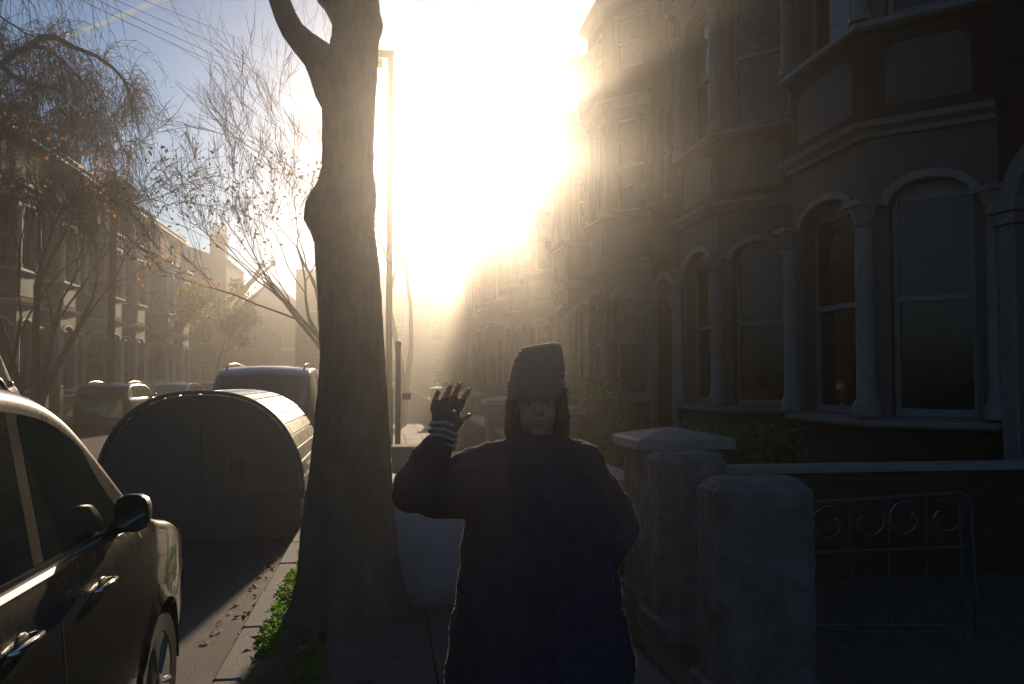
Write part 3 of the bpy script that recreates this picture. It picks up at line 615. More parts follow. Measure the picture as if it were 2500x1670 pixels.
wire(at(1060,-25,14), at(1470,62,33), .12, .007, 'upper thin wire reaching the roofline of the right-hand houses')
# dark post with plate, left of the raised hand
pp = at(972, 925, 11.5); o = empty('sign_post', (pp.x, 11.5, 0), 0, 'slim dark post with a small pale plate behind the raised hand', 'post')
b = MB(); b.tube([(0,0,0),(0,0,1.95)], [.04,.035], 10); b.ball((0,0,1.97), .045, 8, 5); b.build('shaft', iron, o)
b = MB(); b.cbox(.05,.17,-.012,.012,1.22,1.31,.004); b.build('plate', mat('yellowed plate', (.16,.13,.07), .5), o)

# ------------------------------------------------------------------ garden walls and piers
WEAR = bpy.data.textures.new('render wear', 'CLOUDS'); WEAR.noise_scale = .11; WEAR.noise_depth = 4
GP = 'rendered piers along the right-hand pavement'
def pier(x0, x1, y0, y1, h, cap, label, hinge=False, rnd_top=0.03):
    cx, cy_ = (x0+x1)/2, (y0+y1)/2; o = empty('garden_pier', (cx, cy_, 0), 0, label, 'pier', GP); a, c = (x1-x0)/2, (y1-y0)/2
    b = MB(); b.cbox(-a, a, -c, c, 0, h, rnd_top); s = b.build('shaft', pier_m, o)
    sbd = s.modifiers.new('cuts', 'SUBSURF'); sbd.subdivision_type = 'SIMPLE'; sbd.levels = sbd.render_levels = 5; ds = s.modifiers.new('wear', 'DISPLACE'); ds.texture = WEAR; ds.strength = .014; ds.texture_coords = 'GLOBAL'; s.data.materials[0] = pier_m
    if cap:
        b = MB(); e = .06; b.cbox(-a-e, a+e, -c-e, c+e, h+.002, h+.07, .015); zz = h+.0702
        b.add([(-a-e+.02,-c-e+.02,zz),(a+e-.02,-c-e+.02,zz),(a+e-.02,c+e-.02,zz),(-a-e+.02,c+e-.02,zz),(-.06,-.06,zz+.05),(.06,-.06,zz+.05),(.06,.06,zz+.05),(-.06,.06,zz+.05)], ((0,1,5,4),(1,2,6,5),(2,3,7,6),(3,0,4,7),(4,5,6,7))); b.build('cap', stone, o)
    b = MB(); b.cbox(-a-.03, a+.03, -c-.03, c+.03, 0, .16, .02); b.build('plinth', pier_m, o)
    if hinge:
        b = MB(); b.box(-.02,.10,-c-.03,-c-.001,h-.27,h-.24); b.lathe([(.014,0),(.014,.10)], (.10,-c-.03,h-.30), 8); b.ball((0.02,-c-.003,h-.24), (.03,.012,.035), 8, 5); b.build('gate_hinge', mat('rusty iron', (.10,.045,.025), .8, bump=.003), o)
    return o
pier(1.62, 2.14, 5.20, 5.72, 1.055, True, 'capped garden pier with a wide pale coping, behind the plain pier', )
pier(1.54, 1.95, 4.66, 5.02, 1.07, False, 'plain rendered pier with an old gate hinge, in front of the capped pier', True, .045)
pier(1.44, 1.90, 3.55, 3.88, 1.05, False, 'nearest rendered pier with rounded shoulders, beside the scrolled iron gate', False, .05)
for k, y in enumerate((8.9, 12.4, 17.2, 22.6, 28.2)):
    pier(1.50, 2.05, y, y+.5, 1.12, True, ['capped pier just behind the shoulder of the waving person', 'capped pier next after the one behind the shoulder', 'third capped pier down the wall beyond the person', 'fourth capped pier down the wall, in the glare', 'last capped pier before the far hedge'][k])
for k, (y0, y1) in enumerate(((5.85, 8.85), (9.45, 12.35), (12.95, 17.15), (17.75, 22.55), (23.15, 28.15), (28.75, 56))):
    o = empty('garden_wall', (1.7, y0, 0), 0, ['low brick garden wall right after the capped pier', 'low brick garden wall in front of the clipped hedge', 'third stretch of low brick garden wall down the pavement', 'fourth stretch of low brick garden wall down the pavement', 'stretch of low brick garden wall beside the far dark hedge', 'long farthest stretch of low brick garden wall'][k], 'wall', 'low garden walls on the right-hand side')
    b = MB(); b.box(-.10,.12,0,y1-y0,0,.72); b.build('brickwork', brick_r, o); b = MB(); b.cbox(-.14,.16,0,y1-y0,.722,.79,.015); b.build('coping', stone, o)
o = empty('party_garden_wall', (2.15, 6.0, 0), 0, 'low wall with a thin pale coping running from the capped pier to the nearest house', 'wall', 'low garden walls on the right-hand side')
b = MB(); b.box(0,3.9,0,.2,0,.80); b.build('brickwork', brick_r, o); b = MB(); b.cbox(-.03,3.9,-.03,.23,.802,.85,.012); b.build('coping', stone, o)
b = MB(); b.box(2.5,6.0,6.95,7.10,0,.45) if False else None
for k in range(8):
    y0 = 23.4 + 5.2*k; o = empty('front_garden_wall', (-12.1, y0, 0), 0, ['low front wall nearest the left edge, across the road'] [0] if k == 0 else f'{ORD[k]} low front garden wall along the far pavement, counted from the left edge', 'wall', 'low front walls across the road')
    b = MB(); b.box(-.1,.1,0,4.1,0,.8); b.build('brickwork', brick_y, o); b = MB(); b.cbox(-.14,.14,0,4.1,.802,.86,.012); b.build('coping', stone, o)
    for s_ in (.15, 3.95): b = MB(); b.cbox(-.2,.2,s_-.2,s_+.2,0,1.25,.04); b.build('pillar', stone, o)

# scrolled iron gate standing open inside the garden
def scroll_gate():
    p0 = Vector((2.36, 4.55, 0)); p1 = Vector((3.26, 4.40, 0)); U = (p1-p0).normalized(); L = (p1-p0).length
    o = empty('iron_gate', p0, math.atan2(U.y, U.x), 'low wrought iron gate with a row of scrolls, standing open in the front garden', 'gate')
    b = MB(); h0, h1 = .80, .86
    b.tube([(0,0,h0),(L*.5,0,(h0+h1)/2),(L-.06,0,h1),(L-.015,0,h1-.02),(L,0,h1-.07),(L+.02,0,.06)], .012, 8); b.build('top_rail', iron, o)
    b = MB(); b.tube([(0,0,h0),(0.01,0,.06)], .011, 8); b.build('hanging_stile', iron, o); b = MB(); b.tube([(L-.07,0,h1-.03),(L-.05,0,.06)], .008, 8); b.build('inner_stile', iron, o)
    b = MB(); b.tube([(0,0,.12),(L,0,.12)], .010, 8); b.build('bottom_rail', iron, o); b = MB(); b.tube([(0,0,.52),(L,0,.56)], .007, 8); b.build('middle_rail', iron, o)
    m0 = None
    for i in range(4):
        cx = .125 + i*.215; cz = (h0 + (h1-h0)*cx/L) - .125; pts = []
        sgn = -1 if i % 2 else 1
        for k in range(26): t = k/25; a = math.pi*.35 + t*math.pi*1.9; r = .098 - .055*t*t; pts.append((cx + sgn*r*math.cos(a), 0, cz + r*math.sin(a)))
        b = MB(); b.tube(pts, .0065, 6); b.build('scroll', iron, o)
    for i in range(3): b = MB(); cx = .235 + i*.215; b.tube([(cx,0,h0+(h1-h0)*cx/L),(cx,0,.12)], .0065, 6); b.build('upright', iron, o)
scroll_gate()

# ------------------------------------------------------------------ pale bulk bag on the pavement, smaller box behind
def bag():
    o = empty('bulk_bag', (.22, 6.05, 0), R(6), 'pale grey bulging sack standing on the pavement behind the raised elbow', 'sack'); g = random.Random(2)
    rows = []
    for i in range(15):
        z = .82*i/14; t = i/14; hw = .33 + .10*math.sin(math.pi*min(1, t*1.15))**.7; 
        if t > .9: hw -= (t-.9)*.55
        row = []
        for j in range(36):
            q = 2*math.pi*j/36; c, s = math.cos(q), math.sin(q); k = (abs(c)**4 + abs(s)**4)**-.25
            cr = 1 + .018*math.sin(7*q + z*9) + .02*math.sin(3*q - z*14) + .008*math.sin(17*q+z*5); row.append((hw*k*c*cr, hw*k*s*cr, z + (.03*math.sin(3*q) if i == 14 else 0)))
        rows.append(row)
    b = MB(); b.grid(rows, close=True); b.add(rows[-1] + [(0,0,.74)], [(j,(j+1)%36,36) for j in range(36)])
    sack = mat('woven sack', (.20,.20,.21), .8, scale=3, var=.25, bump=.006, bscale=14); bo = b.build('sack_body', sack, o, True)
    for sx, sy in ((-1,-1),(1,-1),(1,1),(-1,1)): b = MB(); b.tube([(sx*.34,sy*.30,.70),(sx*.37,sy*.30,.86),(sx*.33,sy*.22,.90),(sx*.30,sy*.33,.80)], .012, 5); b.build('strap', sack, o)
bag()
o = empty('storage_box', (.26, 8.3, 0), 0, 'narrow pale box standing behind the bulging sack', 'box'); b = MB(); b.cbox(-.19,.19,-.15,.15,0,.80,.02); b.build('body', pier_m, o); b = MB(); b.cbox(-.21,.21,-.17,.17,.802,.86,.02); b.build('lid', pier_m, o)
hedge('pavement_weeds', -.3, .1, 5.5, 5.8, 0, .12, 260, .05, grass_m, 'tuft of low weeds at the foot of the pale sack', 'weeds')

# ------------------------------------------------------------------ cycle hangar
def hangar():
    CX, Y0, Ln = KX - 1.0, 9.10, 2.55; o = empty('cycle_hangar', (CX, Y0, -.125), 0, 'domed metal cycle hangar with ribbed lid in a parking bay beyond the dark car', 'cycle hangar')
    hw, z0, zt = 1.0, .06, 1.47
    def pr(t, e=0): a = math.pi*t; c, s = math.cos(a), math.sin(a); return (-(hw+e)*math.copysign(abs(c)**.80, c), .40 + (zt-.40+e)*abs(s)**.92) 
    metal = mat('galvanised lid', (.70,.68,.64), .28, metal=.85, scale=5, var=.2, bump=.002, bscale=40); dark = mat('dark hangar end panel', (.05,.052,.045), .55, scale=5, var=.25, bump=.001)
    K = 40; prof = [(-hw, z0)] + [pr(i/K) for i in range(K+1)] + [(hw, z0)]
    for yy, nm in ((0, 'end_panel'), (Ln-.03, 'end_panel')):
        b = MB(); b.prism([(x*.985, z*.99) for x, z in prof], lambda x, z: Vector((x, yy, z)), lambda x, z: Vector((x, yy+.03, z))); b.build(nm, dark, o)
    b = MB(); rows = []
    for (yy, e) in ((-.02,0),(-.02,.035),(.07,.035),(.07,0)): rows.append([(pr(i/K, e)[0], yy, pr(i/K, e)[1]) for i in range(K+1)])
    b.grid(rows + [rows[0]]); b.build('rim', dark, o, False)
    S = 22                                             # lid of folded sheet strips along its length
    for i in range(S):
        t0, t1 = i/S, (i+1)/S; tg = t0 + (t1-t0)*.82; vs = []
        for t, e in ((t0, .022), (tg, .022), (tg+(t1-tg)*.3, -.004), (t1, -.004), (t1, -.02), (t0, -.02)): vs.append(pr(t, e))
        b = MB(); b.prism(vs, lambda x, z: Vector((x, .06, z)), lambda x, z: Vector((x, Ln-.06, z))); b.build('lid_strip', metal, o)
    b = MB(); b.box(-hw, hw, .0, Ln, 0, z0); b.build('base', dark, o)
    b = MB(); b.box(-.006,.006,-.004,-.0005,z0+.02,1.36); b.box(-.9,.9,-.004,-.0005,.42,.43); b.build('panel_seam', black_p, o)
    b = MB(); b.cbox(.30,.42,-.03,-.001,.62,.80,.01); b.lathe([(.02,0),(.02,.02)], (.36,-.03,.70), 10); b.build('lock_box', iron, o)
    b = MB(); [b.ball((x, -.003, z), (.012,.006,.012), 6, 4) for x, z in [(pr(t)[0]*.94, max(.12, pr(t)[1]*.95)) for t in [k/14 for k in range(15)]]]; q = b.build('rivets', iron, o); q['kind'] = 'stuff'
    b = MB(); b.box(-hw+.01, -hw+.03, .06, Ln-.06, z0, .45); b.box(hw-.03, hw-.01, .06, Ln-.06, z0, .45); b.build('side_panel', dark, o)
    b = MB(); b.tube([(hw+.02, Ln*.4, .62),(hw+.07, Ln*.4, .66),(hw+.07, Ln*.6, .66),(hw+.02, Ln*.6, .62)], .012, 8); b.build('lid_handle', chrome, o)
hangar()
# ------------------------------------------------------------------ cars
def interp(tb, x):
    if x <= tb[0][0]: return tb[0][1]
    for (a, fa), (b_, fb) in zip(tb, tb[1:]):
        if x <= b_: t = (x-a)/(b_-a); t = t*t*(3-2*t)*.35 + t*.65; return fa + (fb-fa)*t
    return tb[-1][1]
PAINT = {}
def paint(name, c, metal=.5):
    m = mat('car paint ' + name, c, .28, metal=metal, scale=40, var=.10, spec=.5, coat=1.0); return m
car_glass = mat('car glass', (.012, .02, .02), .05, scale=3, var=.6, spec=.8)
lampred = mat('tail lamp red', (.25,.01,.01), .15, coat=1.0, var=.1); lampw = mat('head lamp lens', (.5,.5,.5), .08, coat=1.0, var=.1, metal=.3)
plate_y = mat('rear number plate', (.45,.36,.04), .5, var=.05)
pillar_m = mat('matt pillar film', (.012,.012,.012), .9, spec=.05, var=.1)
def make_car(name, loc, L, W, H, pm, tops, belt, wx, label, cat='car', dl=.05, wr=.31, tumb=.15, rails=True, doors=(), handles=(), glassx=None, side_glass=(), van=False, wheel_seg=28, mirrorY=None, rz=0, gh=None, rear_glass=True):
    """l runs from the tail (0) to the nose (L) = +Y; tops = roof line table (l, z)"""
    o = empty(name, loc, rz, label, cat)
    zs = .20; hb = W/2
    def halfw(l, z):
        e = abs(l - L/2)/(L/2); plan = 1 - .13*e**5 - .10*max(0, e-.88)/.12*e
        low = interp([(.15,.90),(.30,.965),(.50,.995),(.68,1.0),(.80,.99),(belt-.04,.965),(belt,.940),(belt+.03,.915)], z)
        if z > belt+.03: low = .915 - (z-belt-.03)/(H-belt)*tumb*1.0
        return hb*plan*low
    def lin(l):
        if l <= tops[0][0]: return tops[0][1]
        for (a, fa), (b_, fb) in zip(tops, tops[1:]):
            if l <= b_: return fa + (fb-fa)*(l-a)/(b_-a)
        return tops[-1][1]
    ztc = {}
    def zt(l):
        k = round(l, 4)
        if k not in ztc: h_ = min(.16, max(.01, l*.8, ), max(.01, (L-l)*.8)); ztc[k] = sum(lin(l + h_*q)*(1-abs(q)*.8) for q in (-1,-.75,-.5,-.25,0,.25,.5,.75,1)) / sum(1-abs(q)*.8 for q in (-1,-.75,-.5,-.25,0,.25,.5,.75,1))
        return ztc[k]
    NS, NR_, NT = 20, 5, 6
    def section(l):
        T = zt(l); cr = .035 if T > belt+.1 else .05; rr = min(.07 if T > belt+.1 else .05, (T-zs)*.3); pts = []
        for i in range(NS+1):
            z = zs + (T-rr-cr-zs)*i/NS; pts.append((halfw(l, z), z))
        wx_ = halfw(l, T-rr-cr)
        for i in range(1, NR_+1): a = math.pi/2*i/NR_; pts.append((wx_ - rr*1.2*(1-math.cos(a)), T-cr-rr + rr*math.sin(a)))
        xe = pts[-1][0]
        for i in range(1, NT+1): t = i/NT; pts.append((xe*(1-t), T - cr + cr*(1-(1-t)**2)))
        return pts
    n = int(L/dl); ls = [L*i/n for i in range(n+1)]; secs = [section(l) for l in ls]
    # wheel arches
    b = MB(); m_ = len(secs[0]); ar = wr + .045; wz = wr
    for sx in (1, -1):
        k = len(b.v); keep = set()
        for i, l in enumerate(ls):
            for j, (x, z) in enumerate(secs[i]):
                xx = x; zz = z; ll = l
                for wl in wx:
                    d = math.hypot(l-wl, z-wz)
                    if j <= NS and abs(d-ar) < dl*.75 and z > zs-.01: q = ar/d if d else 1; ll = wl + (l-wl)*q; zz = wz + (z-wz)*q; xx = x + .012; keep.add((i, j))
                b.v.append((sx*xx, ll, zz))
        for i in range(n):
            for j in range(m_-1):
                cl, cz = (ls[i]+ls[i+1])/2, (secs[i][j][1]+secs[i+1][j][1]+secs[i][j+1][1]+secs[i+1][j+1][1])/4
                if j < NS and any(math.hypot(cl-wl, cz-wz) < ar - .008 for wl in wx): continue
                f = (k+i*m_+j, k+(i+1)*m_+j, k+(i+1)*m_+j+1, k+i*m_+j+1); b.f.append(f if sx < 0 else f[::-1])
        for e, i in ((0, 0), (1, n)):
            c0 = len(b.v); zc = (secs[i][0][1]+secs[i][-1][1])/2; b.v.append((0, ls[i] + (-.05 if e == 0 else .05), zc)); 
            for j in range(m_-1): b.f.append((c0, k+i*m_+j, k+i*m_+j+1))
            b.f.append((c0, k+i*m_+m_-1, k+i*m_) if False else (c0, k+i*m_, k+i*m_+m_-1))
    body = shade(b.build('body', pm, o), 32)
    b = MB(); b.box(-hb*.80, hb*.80, .12, L-.12, .18, min(.62, belt-.15))
    for wl in wx:
        for s_ in (-1, 1): pass
    b.build('underbody', black_p, o)
    for wl in wx:                                    # dark arch liners
        for s_ in (-1, 1):
            b = MB(); rows = []
            for i in range(15): a = math.pi*i/14; rows.append([(s_*hb*.97, wl+(ar+.004)*math.cos(a), wz+(ar+.004)*math.sin(a)), (s_*hb*.60, wl+(ar+.004)*math.cos(a), wz+(ar+.004)*math.sin(a))])
            b.grid(rows); b.build('arch_liner', black_p, o)
    # windows lie 3 mm proud of the shell
    def side_pane(l0, l1, zlo, zhi, slant0=0, slant1=0, m=car_glass, nm='side_window', off=.004, sx=1):
        b = MB(); rows = []; K = max(4, int((l1-l0)/.06)); Kz = 8
        for i in range(K+1):
            t = i/K; row = []
            for j in range(Kz+1):
                s = j/Kz; l = (l0 + slant0*s)*(1-t) + (l1 + slant1*s)*t; lo = zlo(l) if callable(zlo) else zlo; hi = min(zhi(l) if callable(zhi) else zhi, zt(l) - .12)
                z = lo + (max(hi, lo+.005)-lo)*s; row.append((sx*(halfw(l, z)+off), l, z))
            rows.append(row)
        b.grid(rows); return shade(b.build(nm, m, body), 60)
    for sx in (1, -1):
        for (l0, l1, s0, s1) in side_glass: side_pane(l0, l1, belt+.045, H-.135, s0, s1, sx=sx)
        if side_glass:
            a0, a1 = side_glass[0][0], side_glass[-1][1]
            side_pane(a0-.03, a1+.02, belt+.022, belt+.043, m=chrome, nm='belt_trim', off=.010, sx=sx); side_pane(a0, a1-.1, belt+.005, belt+.02, m=black_p, nm='belt_seal', off=.007, sx=sx)
            for (l0, l1, s0, s1), (m0, m1, t0_, t1_) in zip(side_glass, side_glass[1:]): side_pane(l1+.004, m0-.004, belt+.045, H-.135, s1, t0_, m=pillar_m, nm='pillar_trim', off=.0035, sx=sx)
    if glassx:
        (f0, f1), (r0, r1) = glassx
        for (l0, l1, nm) in ((f0, f1, 'windscreen'), (r0, r1, 'rear_window')):
            if nm == 'rear_window' and not rear_glass: continue
            b = MB(); rows = []
            for i in range(11):
                l = l0 + (l1-l0)*i/10; T = zt(l); sec = section(l); e = section(l)[NS+NR_][0]-.03; up = .006
                nz = Vector((0, -(zt(l+.02)-zt(l-.02))/.04, 1)).normalized()
                rows.append([Vector((x*e, l, T - .035*(abs(x))**2*(e/(e+.03))**2)) + nz*up for x in [j/6-1 for j in range(13)]])
            b.grid(rows); shade(b.build(nm, car_glass, body), 60)
    for l in doors:                                   # shut lines
        for sx in (1, -1):
            b = MB(); rows = []
            for i in range(13): z = zs+.08 + (belt-zs-.06)*i/12; x = halfw(l, z)+.0012; rows.append([(sx*x, l-.0035, z), (sx*x, l+.0035, z)])
            b.grid(rows); b.build('door_seam', black_p, body)
    for l in handles:
        for sx in (1, -1):
            z = belt-.115; x = halfw(l, z); b = MB()
            b.tube([(sx*(x+.001), l-.10, z-.002), (sx*(x+.020), l-.085, z), (sx*(x+.026), l, z+.004), (sx*(x+.020), l+.085, z+.002), (sx*(x+.001), l+.10, z)], [.007,.009,.010,.009,.007], 8); b.build('door_handle', chrome, body, True)
            b = MB(); b.ball((sx*(x-.004), l, z), (.012,.055,.028), 10, 6); b.build('handle_recess', black_p, body)
    # wheels
    for wl in wx:
        for sx in (1, -1):
            mt = Matrix.Translation((sx*(hb-.115), wl, wz)) @ Matrix.Rotation(sx*math.pi/2, 4, 'Y')
            b = MB(); b.lathe([(wr*.66,-.09),(wr*.93,-.095),(wr,-.06),(wr,.06),(wr*.93,.095),(wr*.68,.09),(wr*.66,.07)], n=wheel_seg, mtx=mt); ty = shade(b.build('wheel', rubber, o), 40)
            b = MB(); b.lathe([(wr*.10,.03),(wr*.62,.02),(wr*.63,.055),(wr*.68,.085),(wr*.66,.088)], n=wheel_seg, mtx=mt)
            for k in range(5 if wheel_seg > 20 else 0):
                for s2 in (-.12, .12):
                    a = 2*math.pi*k/5; pts = [(wr*.14*math.cos(a+s2), wr*.14*math.sin(a+s2), .078), (wr*.4*math.cos(a+s2*.9), wr*.4*math.sin(a+s2*.9), .083), (wr*.66*math.cos(a+s2*.8), wr*.66*math.sin(a+s2*.8), .078)]
                    b.tube([mt @ Vector(p) for p in pts], [.016,.014,.018], 6)
            b.lathe([(wr*.2,.03),(wr*.2,.08),(wr*.13,.092),(.002,.094)], n=14, mtx=mt); shade(b.build('rim', alloy, ty), 40)
    # mirrors
    if mirrorY is not None:
        for sx in (1, -1):
            x0 = halfw(mirrorY, belt+.04); b = MB(); c = (sx*(x0+.085), mirrorY, belt+.095); rows = []
            for i in range(9):
                t = i/8; s = math.sin(math.acos(max(-1, min(1, 1-1.12*t)))) if t < .9 else .98; row = []
                for j in range(16):
                    q = 2*math.pi*j/16; cx_, sx_ = math.cos(q), math.sin(q); kk = (abs(cx_)**3+abs(sx_)**3)**(-1/3)
                    row.append((c[0] + s*.062*kk*cx_, c[1] + .10 - .135*t, c[2] + s*.070*kk*sx_))
                rows.append(row)
            b.grid(rows[::-1], close=True); b.f.append(tuple(range(15,-1,-1))) ; mo = shade(b.build('wing_mirror', black_p if not van else black_p, o), 50)
            b = MB(); b.tube([(sx*(x0-.01), mirrorY+.03, belt+.03), (sx*(x0+.08), mirrorY+.02, belt+.05)], [.03,.022], 8); b.build('mirror_arm', black_p, mo)
            b = MB(); b.add([(c[0]+.050*kx, c[1]-.037, c[2]+.050*kz) for kx, kz in ((-1,-.8),(-.8,-1),(.8,-1),(1,-.8),(1,.8),(.8,1),(-.8,1),(-1,.8))], (tuple(range(8)),)); b.build('mirror_glass', car_glass, mo)
    if rails:
        for sx in (1, -1):
            l0, l1 = side_glass[0][0] + .05, side_glass[-1][1] - .55; pts = []; e = section((l0+l1)/2)[NS+NR_][0] - .045
            for i in range(13): t = i/12; l = l0+(l1-l0)*t; lift = .062*min(1, min(t,1-t)*9); pts.append((sx*(e), l, zt(l) - .035 + lift))
            b = MB(); b.tube(pts, .016, 8); b.build('roof_rail', chrome if rails != 'black' else black_p, body, True)
    # lamps, plates, bumpers
    for sx in (1, -1):
        e0 = halfw(.04, .8)
        b = MB(); zz = (.55 if not van else .8); pts = []
        rows = []
        for i in range(5):
            l = .0 + .26*i/4; rows.append([(sx*(halfw(l, z)+.006), l-.01, z) for z in [belt-.22 + .24*j/4 for j in range(5)]])
        rows.insert(0, [(sx*(halfw(.0, z)-.16), -.03, z) for z in [belt-.22 + .24*j/4 for j in range(5)]])
        b.grid(rows); b.build('tail_light', lampred, o)
        b = MB(); rows = []
        for i in range(5): l = L-.0-.30*i/4; rows.append([(sx*(halfw(l, z)+.006), l+.012, z) for z in [.58 + .14*j/4*(1-.4*i/4) for j in range(5)]])
        rows.insert(0, [(sx*(halfw(L, z)-.18), L+.035, z) for z in [.58 + .14*j/4 for j in range(5)]])
        b.grid(rows); b.build('headlight', lampw, o)
    b = MB(); b.cbox(-.26,.26,-.072,-.058,.62,.74,.003); b.build('number_plate', plate_y, o)
    b = MB(); b.cbox(-hb*.80, hb*.80, -.075, .1, .26, .46, .03); b.build('rear_bumper', pm, o)
    b = MB(); b.cbox(-hb*.78, hb*.78, L-.1, L+.07, .22, .48, .03); b.build('front_bumper', black_p, o)
    return o

# foreground car, parked tight to the kerb
cpm = paint('dark bronze', (.034,.032,.027), .65)
L1 = 3.95; FY = 4.72 - L1
make_car('parked_car', (KX - .08 - .85, FY, -.125), L1, 1.70, 1.665, cpm,
         [(0,.86),(.03,1.08),(.22,1.28),(.45,1.50),(.75,1.62),(1.3,1.665),(1.9,1.655),(2.2,1.615),(2.42,1.54),(2.70,1.34),(2.98,1.13),(3.12,1.075),(3.45,1.02),(3.75,.93),(3.90,.79),(3.95,.65)],
         1.035, (.62, 3.15), 'dark bronze hatchback with roof rails filling the lower left, nearest the camera', dl=.03, wr=.315, tumb=.17, doors=(1.06, 1.98, 2.86), handles=(1.70, 2.36), glassx=((2.44, 3.06), (.08, .45)),
         side_glass=((.75, 1.02, .2, 0), (1.07, 1.90, 0, .03), (1.98, 2.90, .03, -.42)), mirrorY=2.60, wheel_seg=36)
hatch = [(0,.85),(.04,1.05),(.25,1.20),(.5,1.40),(.8,1.49),(1.5,1.52),(2.3,1.49),(2.7,1.38),(3.2,1.08),(3.35,1.02),(3.85,.95),(4.15,.82),(4.25,.62)]
make_car('parked_car', (-8.55, 27.4, -.125), 4.25, 1.78, 1.52, paint('charcoal', (.03,.03,.032), .4), hatch, 1.0, (.75, 3.4), 'dark estate car with roof rails parked facing away across the road', dl=.08, doors=(1.1,2.1,3.0), handles=(1.85,2.75), glassx=((2.68,3.3),(.1,.48)), side_glass=((.7,1.05,.1,0),(1.1,2.05,0,.03),(2.12,3.05,.03,-.4)), mirrorY=2.75, wheel_seg=20)
make_car('parked_car', (-8.5, 35.5, -.125), 4.2, 1.75, 1.47, paint('silver', (.45,.45,.44), .8), hatch, .98, (.75, 3.35), 'silver car with the sun glinting off its roof, beyond the dark estate', dl=.1, doors=(1.1,2.1,3.0), glassx=((2.68,3.3),(.1,.48)), side_glass=((.7,1.05,.1,0),(1.1,2.05,0,.03),(2.12,3.05,.03,-.4)), mirrorY=2.75, wheel_seg=16)
make_car('parked_car', (-8.5, 43.0, -.125), 4.2, 1.75, 1.47, paint('grey', (.12,.12,.13), .6), hatch, .98, (.75, 3.35), 'grey car farthest along the far kerb', dl=.12, glassx=((2.68,3.3),(.1,.48)), side_glass=((.7,1.05,.1,0),(1.1,2.05,0,.03),(2.12,3.05,.03,-.4)), rails=False, wheel_seg=14)
suv = [(0,.95),(.04,1.15),(.20,1.35),(.42,1.62),(.75,1.73),(1.5,1.76),(2.6,1.73),(2.95,1.63),(3.5,1.22),(3.65,1.15),(4.15,1.06),(4.45,.9),(4.55,.65)]
make_car('parked_suv', (-1.92, 13.6, -.125), 4.55, 1.86, 1.76+.1, paint('dusty grey', (.16,.155,.145), .7), [(a, b_+.1) for a, b_ in suv], 1.12, (.85, 3.6), 'tall grey car parked just beyond the cycle hangar', dl=.08, wr=.34, doors=(1.2,2.2,3.2), glassx=((2.95,3.55),(.08,.42)), side_glass=((.6,1.15,.1,0),(1.2,2.15,0,.03),(2.22,3.3,.03,-.4)), rails=True, mirrorY=3.0, wheel_seg=20)
make_car('parked_car', (-1.9, 20.3, -.125), 4.2, 1.76, 1.5, paint('blue grey', (.10,.12,.15), .6), hatch, .98, (.75, 3.35), 'blue grey car ahead of the tall grey one, near kerb', dl=.1, glassx=((2.68,3.3),(.1,.48)), side_glass=((.7,1.05,.1,0),(1.1,2.05,0,.03),(2.12,3.05,.03,-.4)), mirrorY=2.75, wheel_seg=16)
make_car('parked_car', (-1.9, 27.0, -.125), 4.2, 1.76, 1.5, paint('black', (.015,.015,.017), .3), hatch, .98, (.75, 3.35), 'black car farthest along the near kerb', dl=.12, glassx=((2.68,3.3),(.1,.48)), side_glass=((.7,1.05,.1,0),(1.1,2.05,0,.03),(2.12,3.05,.03,-.4)), rails=False, wheel_seg=14)
van = [(0,1.6),(.02,2.1),(.10,2.32),(.5,2.38),(2.8,2.36),(3.15,2.26),(3.85,1.45),(4.0,1.35),(4.5,1.15),(4.7,.95),(4.8,.7)]
make_car('parked_van', (-8.62, 15.6, -.125), 4.8, 1.95, 2.38, paint('off white', (.55,.54,.50), 0), van, 1.42, (.8, 3.9), 'pale van cut off by the left edge, parked across the road', 'van', dl=.08, wr=.33, tumb=.10, doors=(2.55, 3.55), glassx=((3.15,3.85),(.03,.1)), side_glass=((1.3,2.4,0,0),(2.6,3.75,0,-.5),), rails=False, mirrorY=3.35, wheel_seg=18, van=True, rear_glass=False)

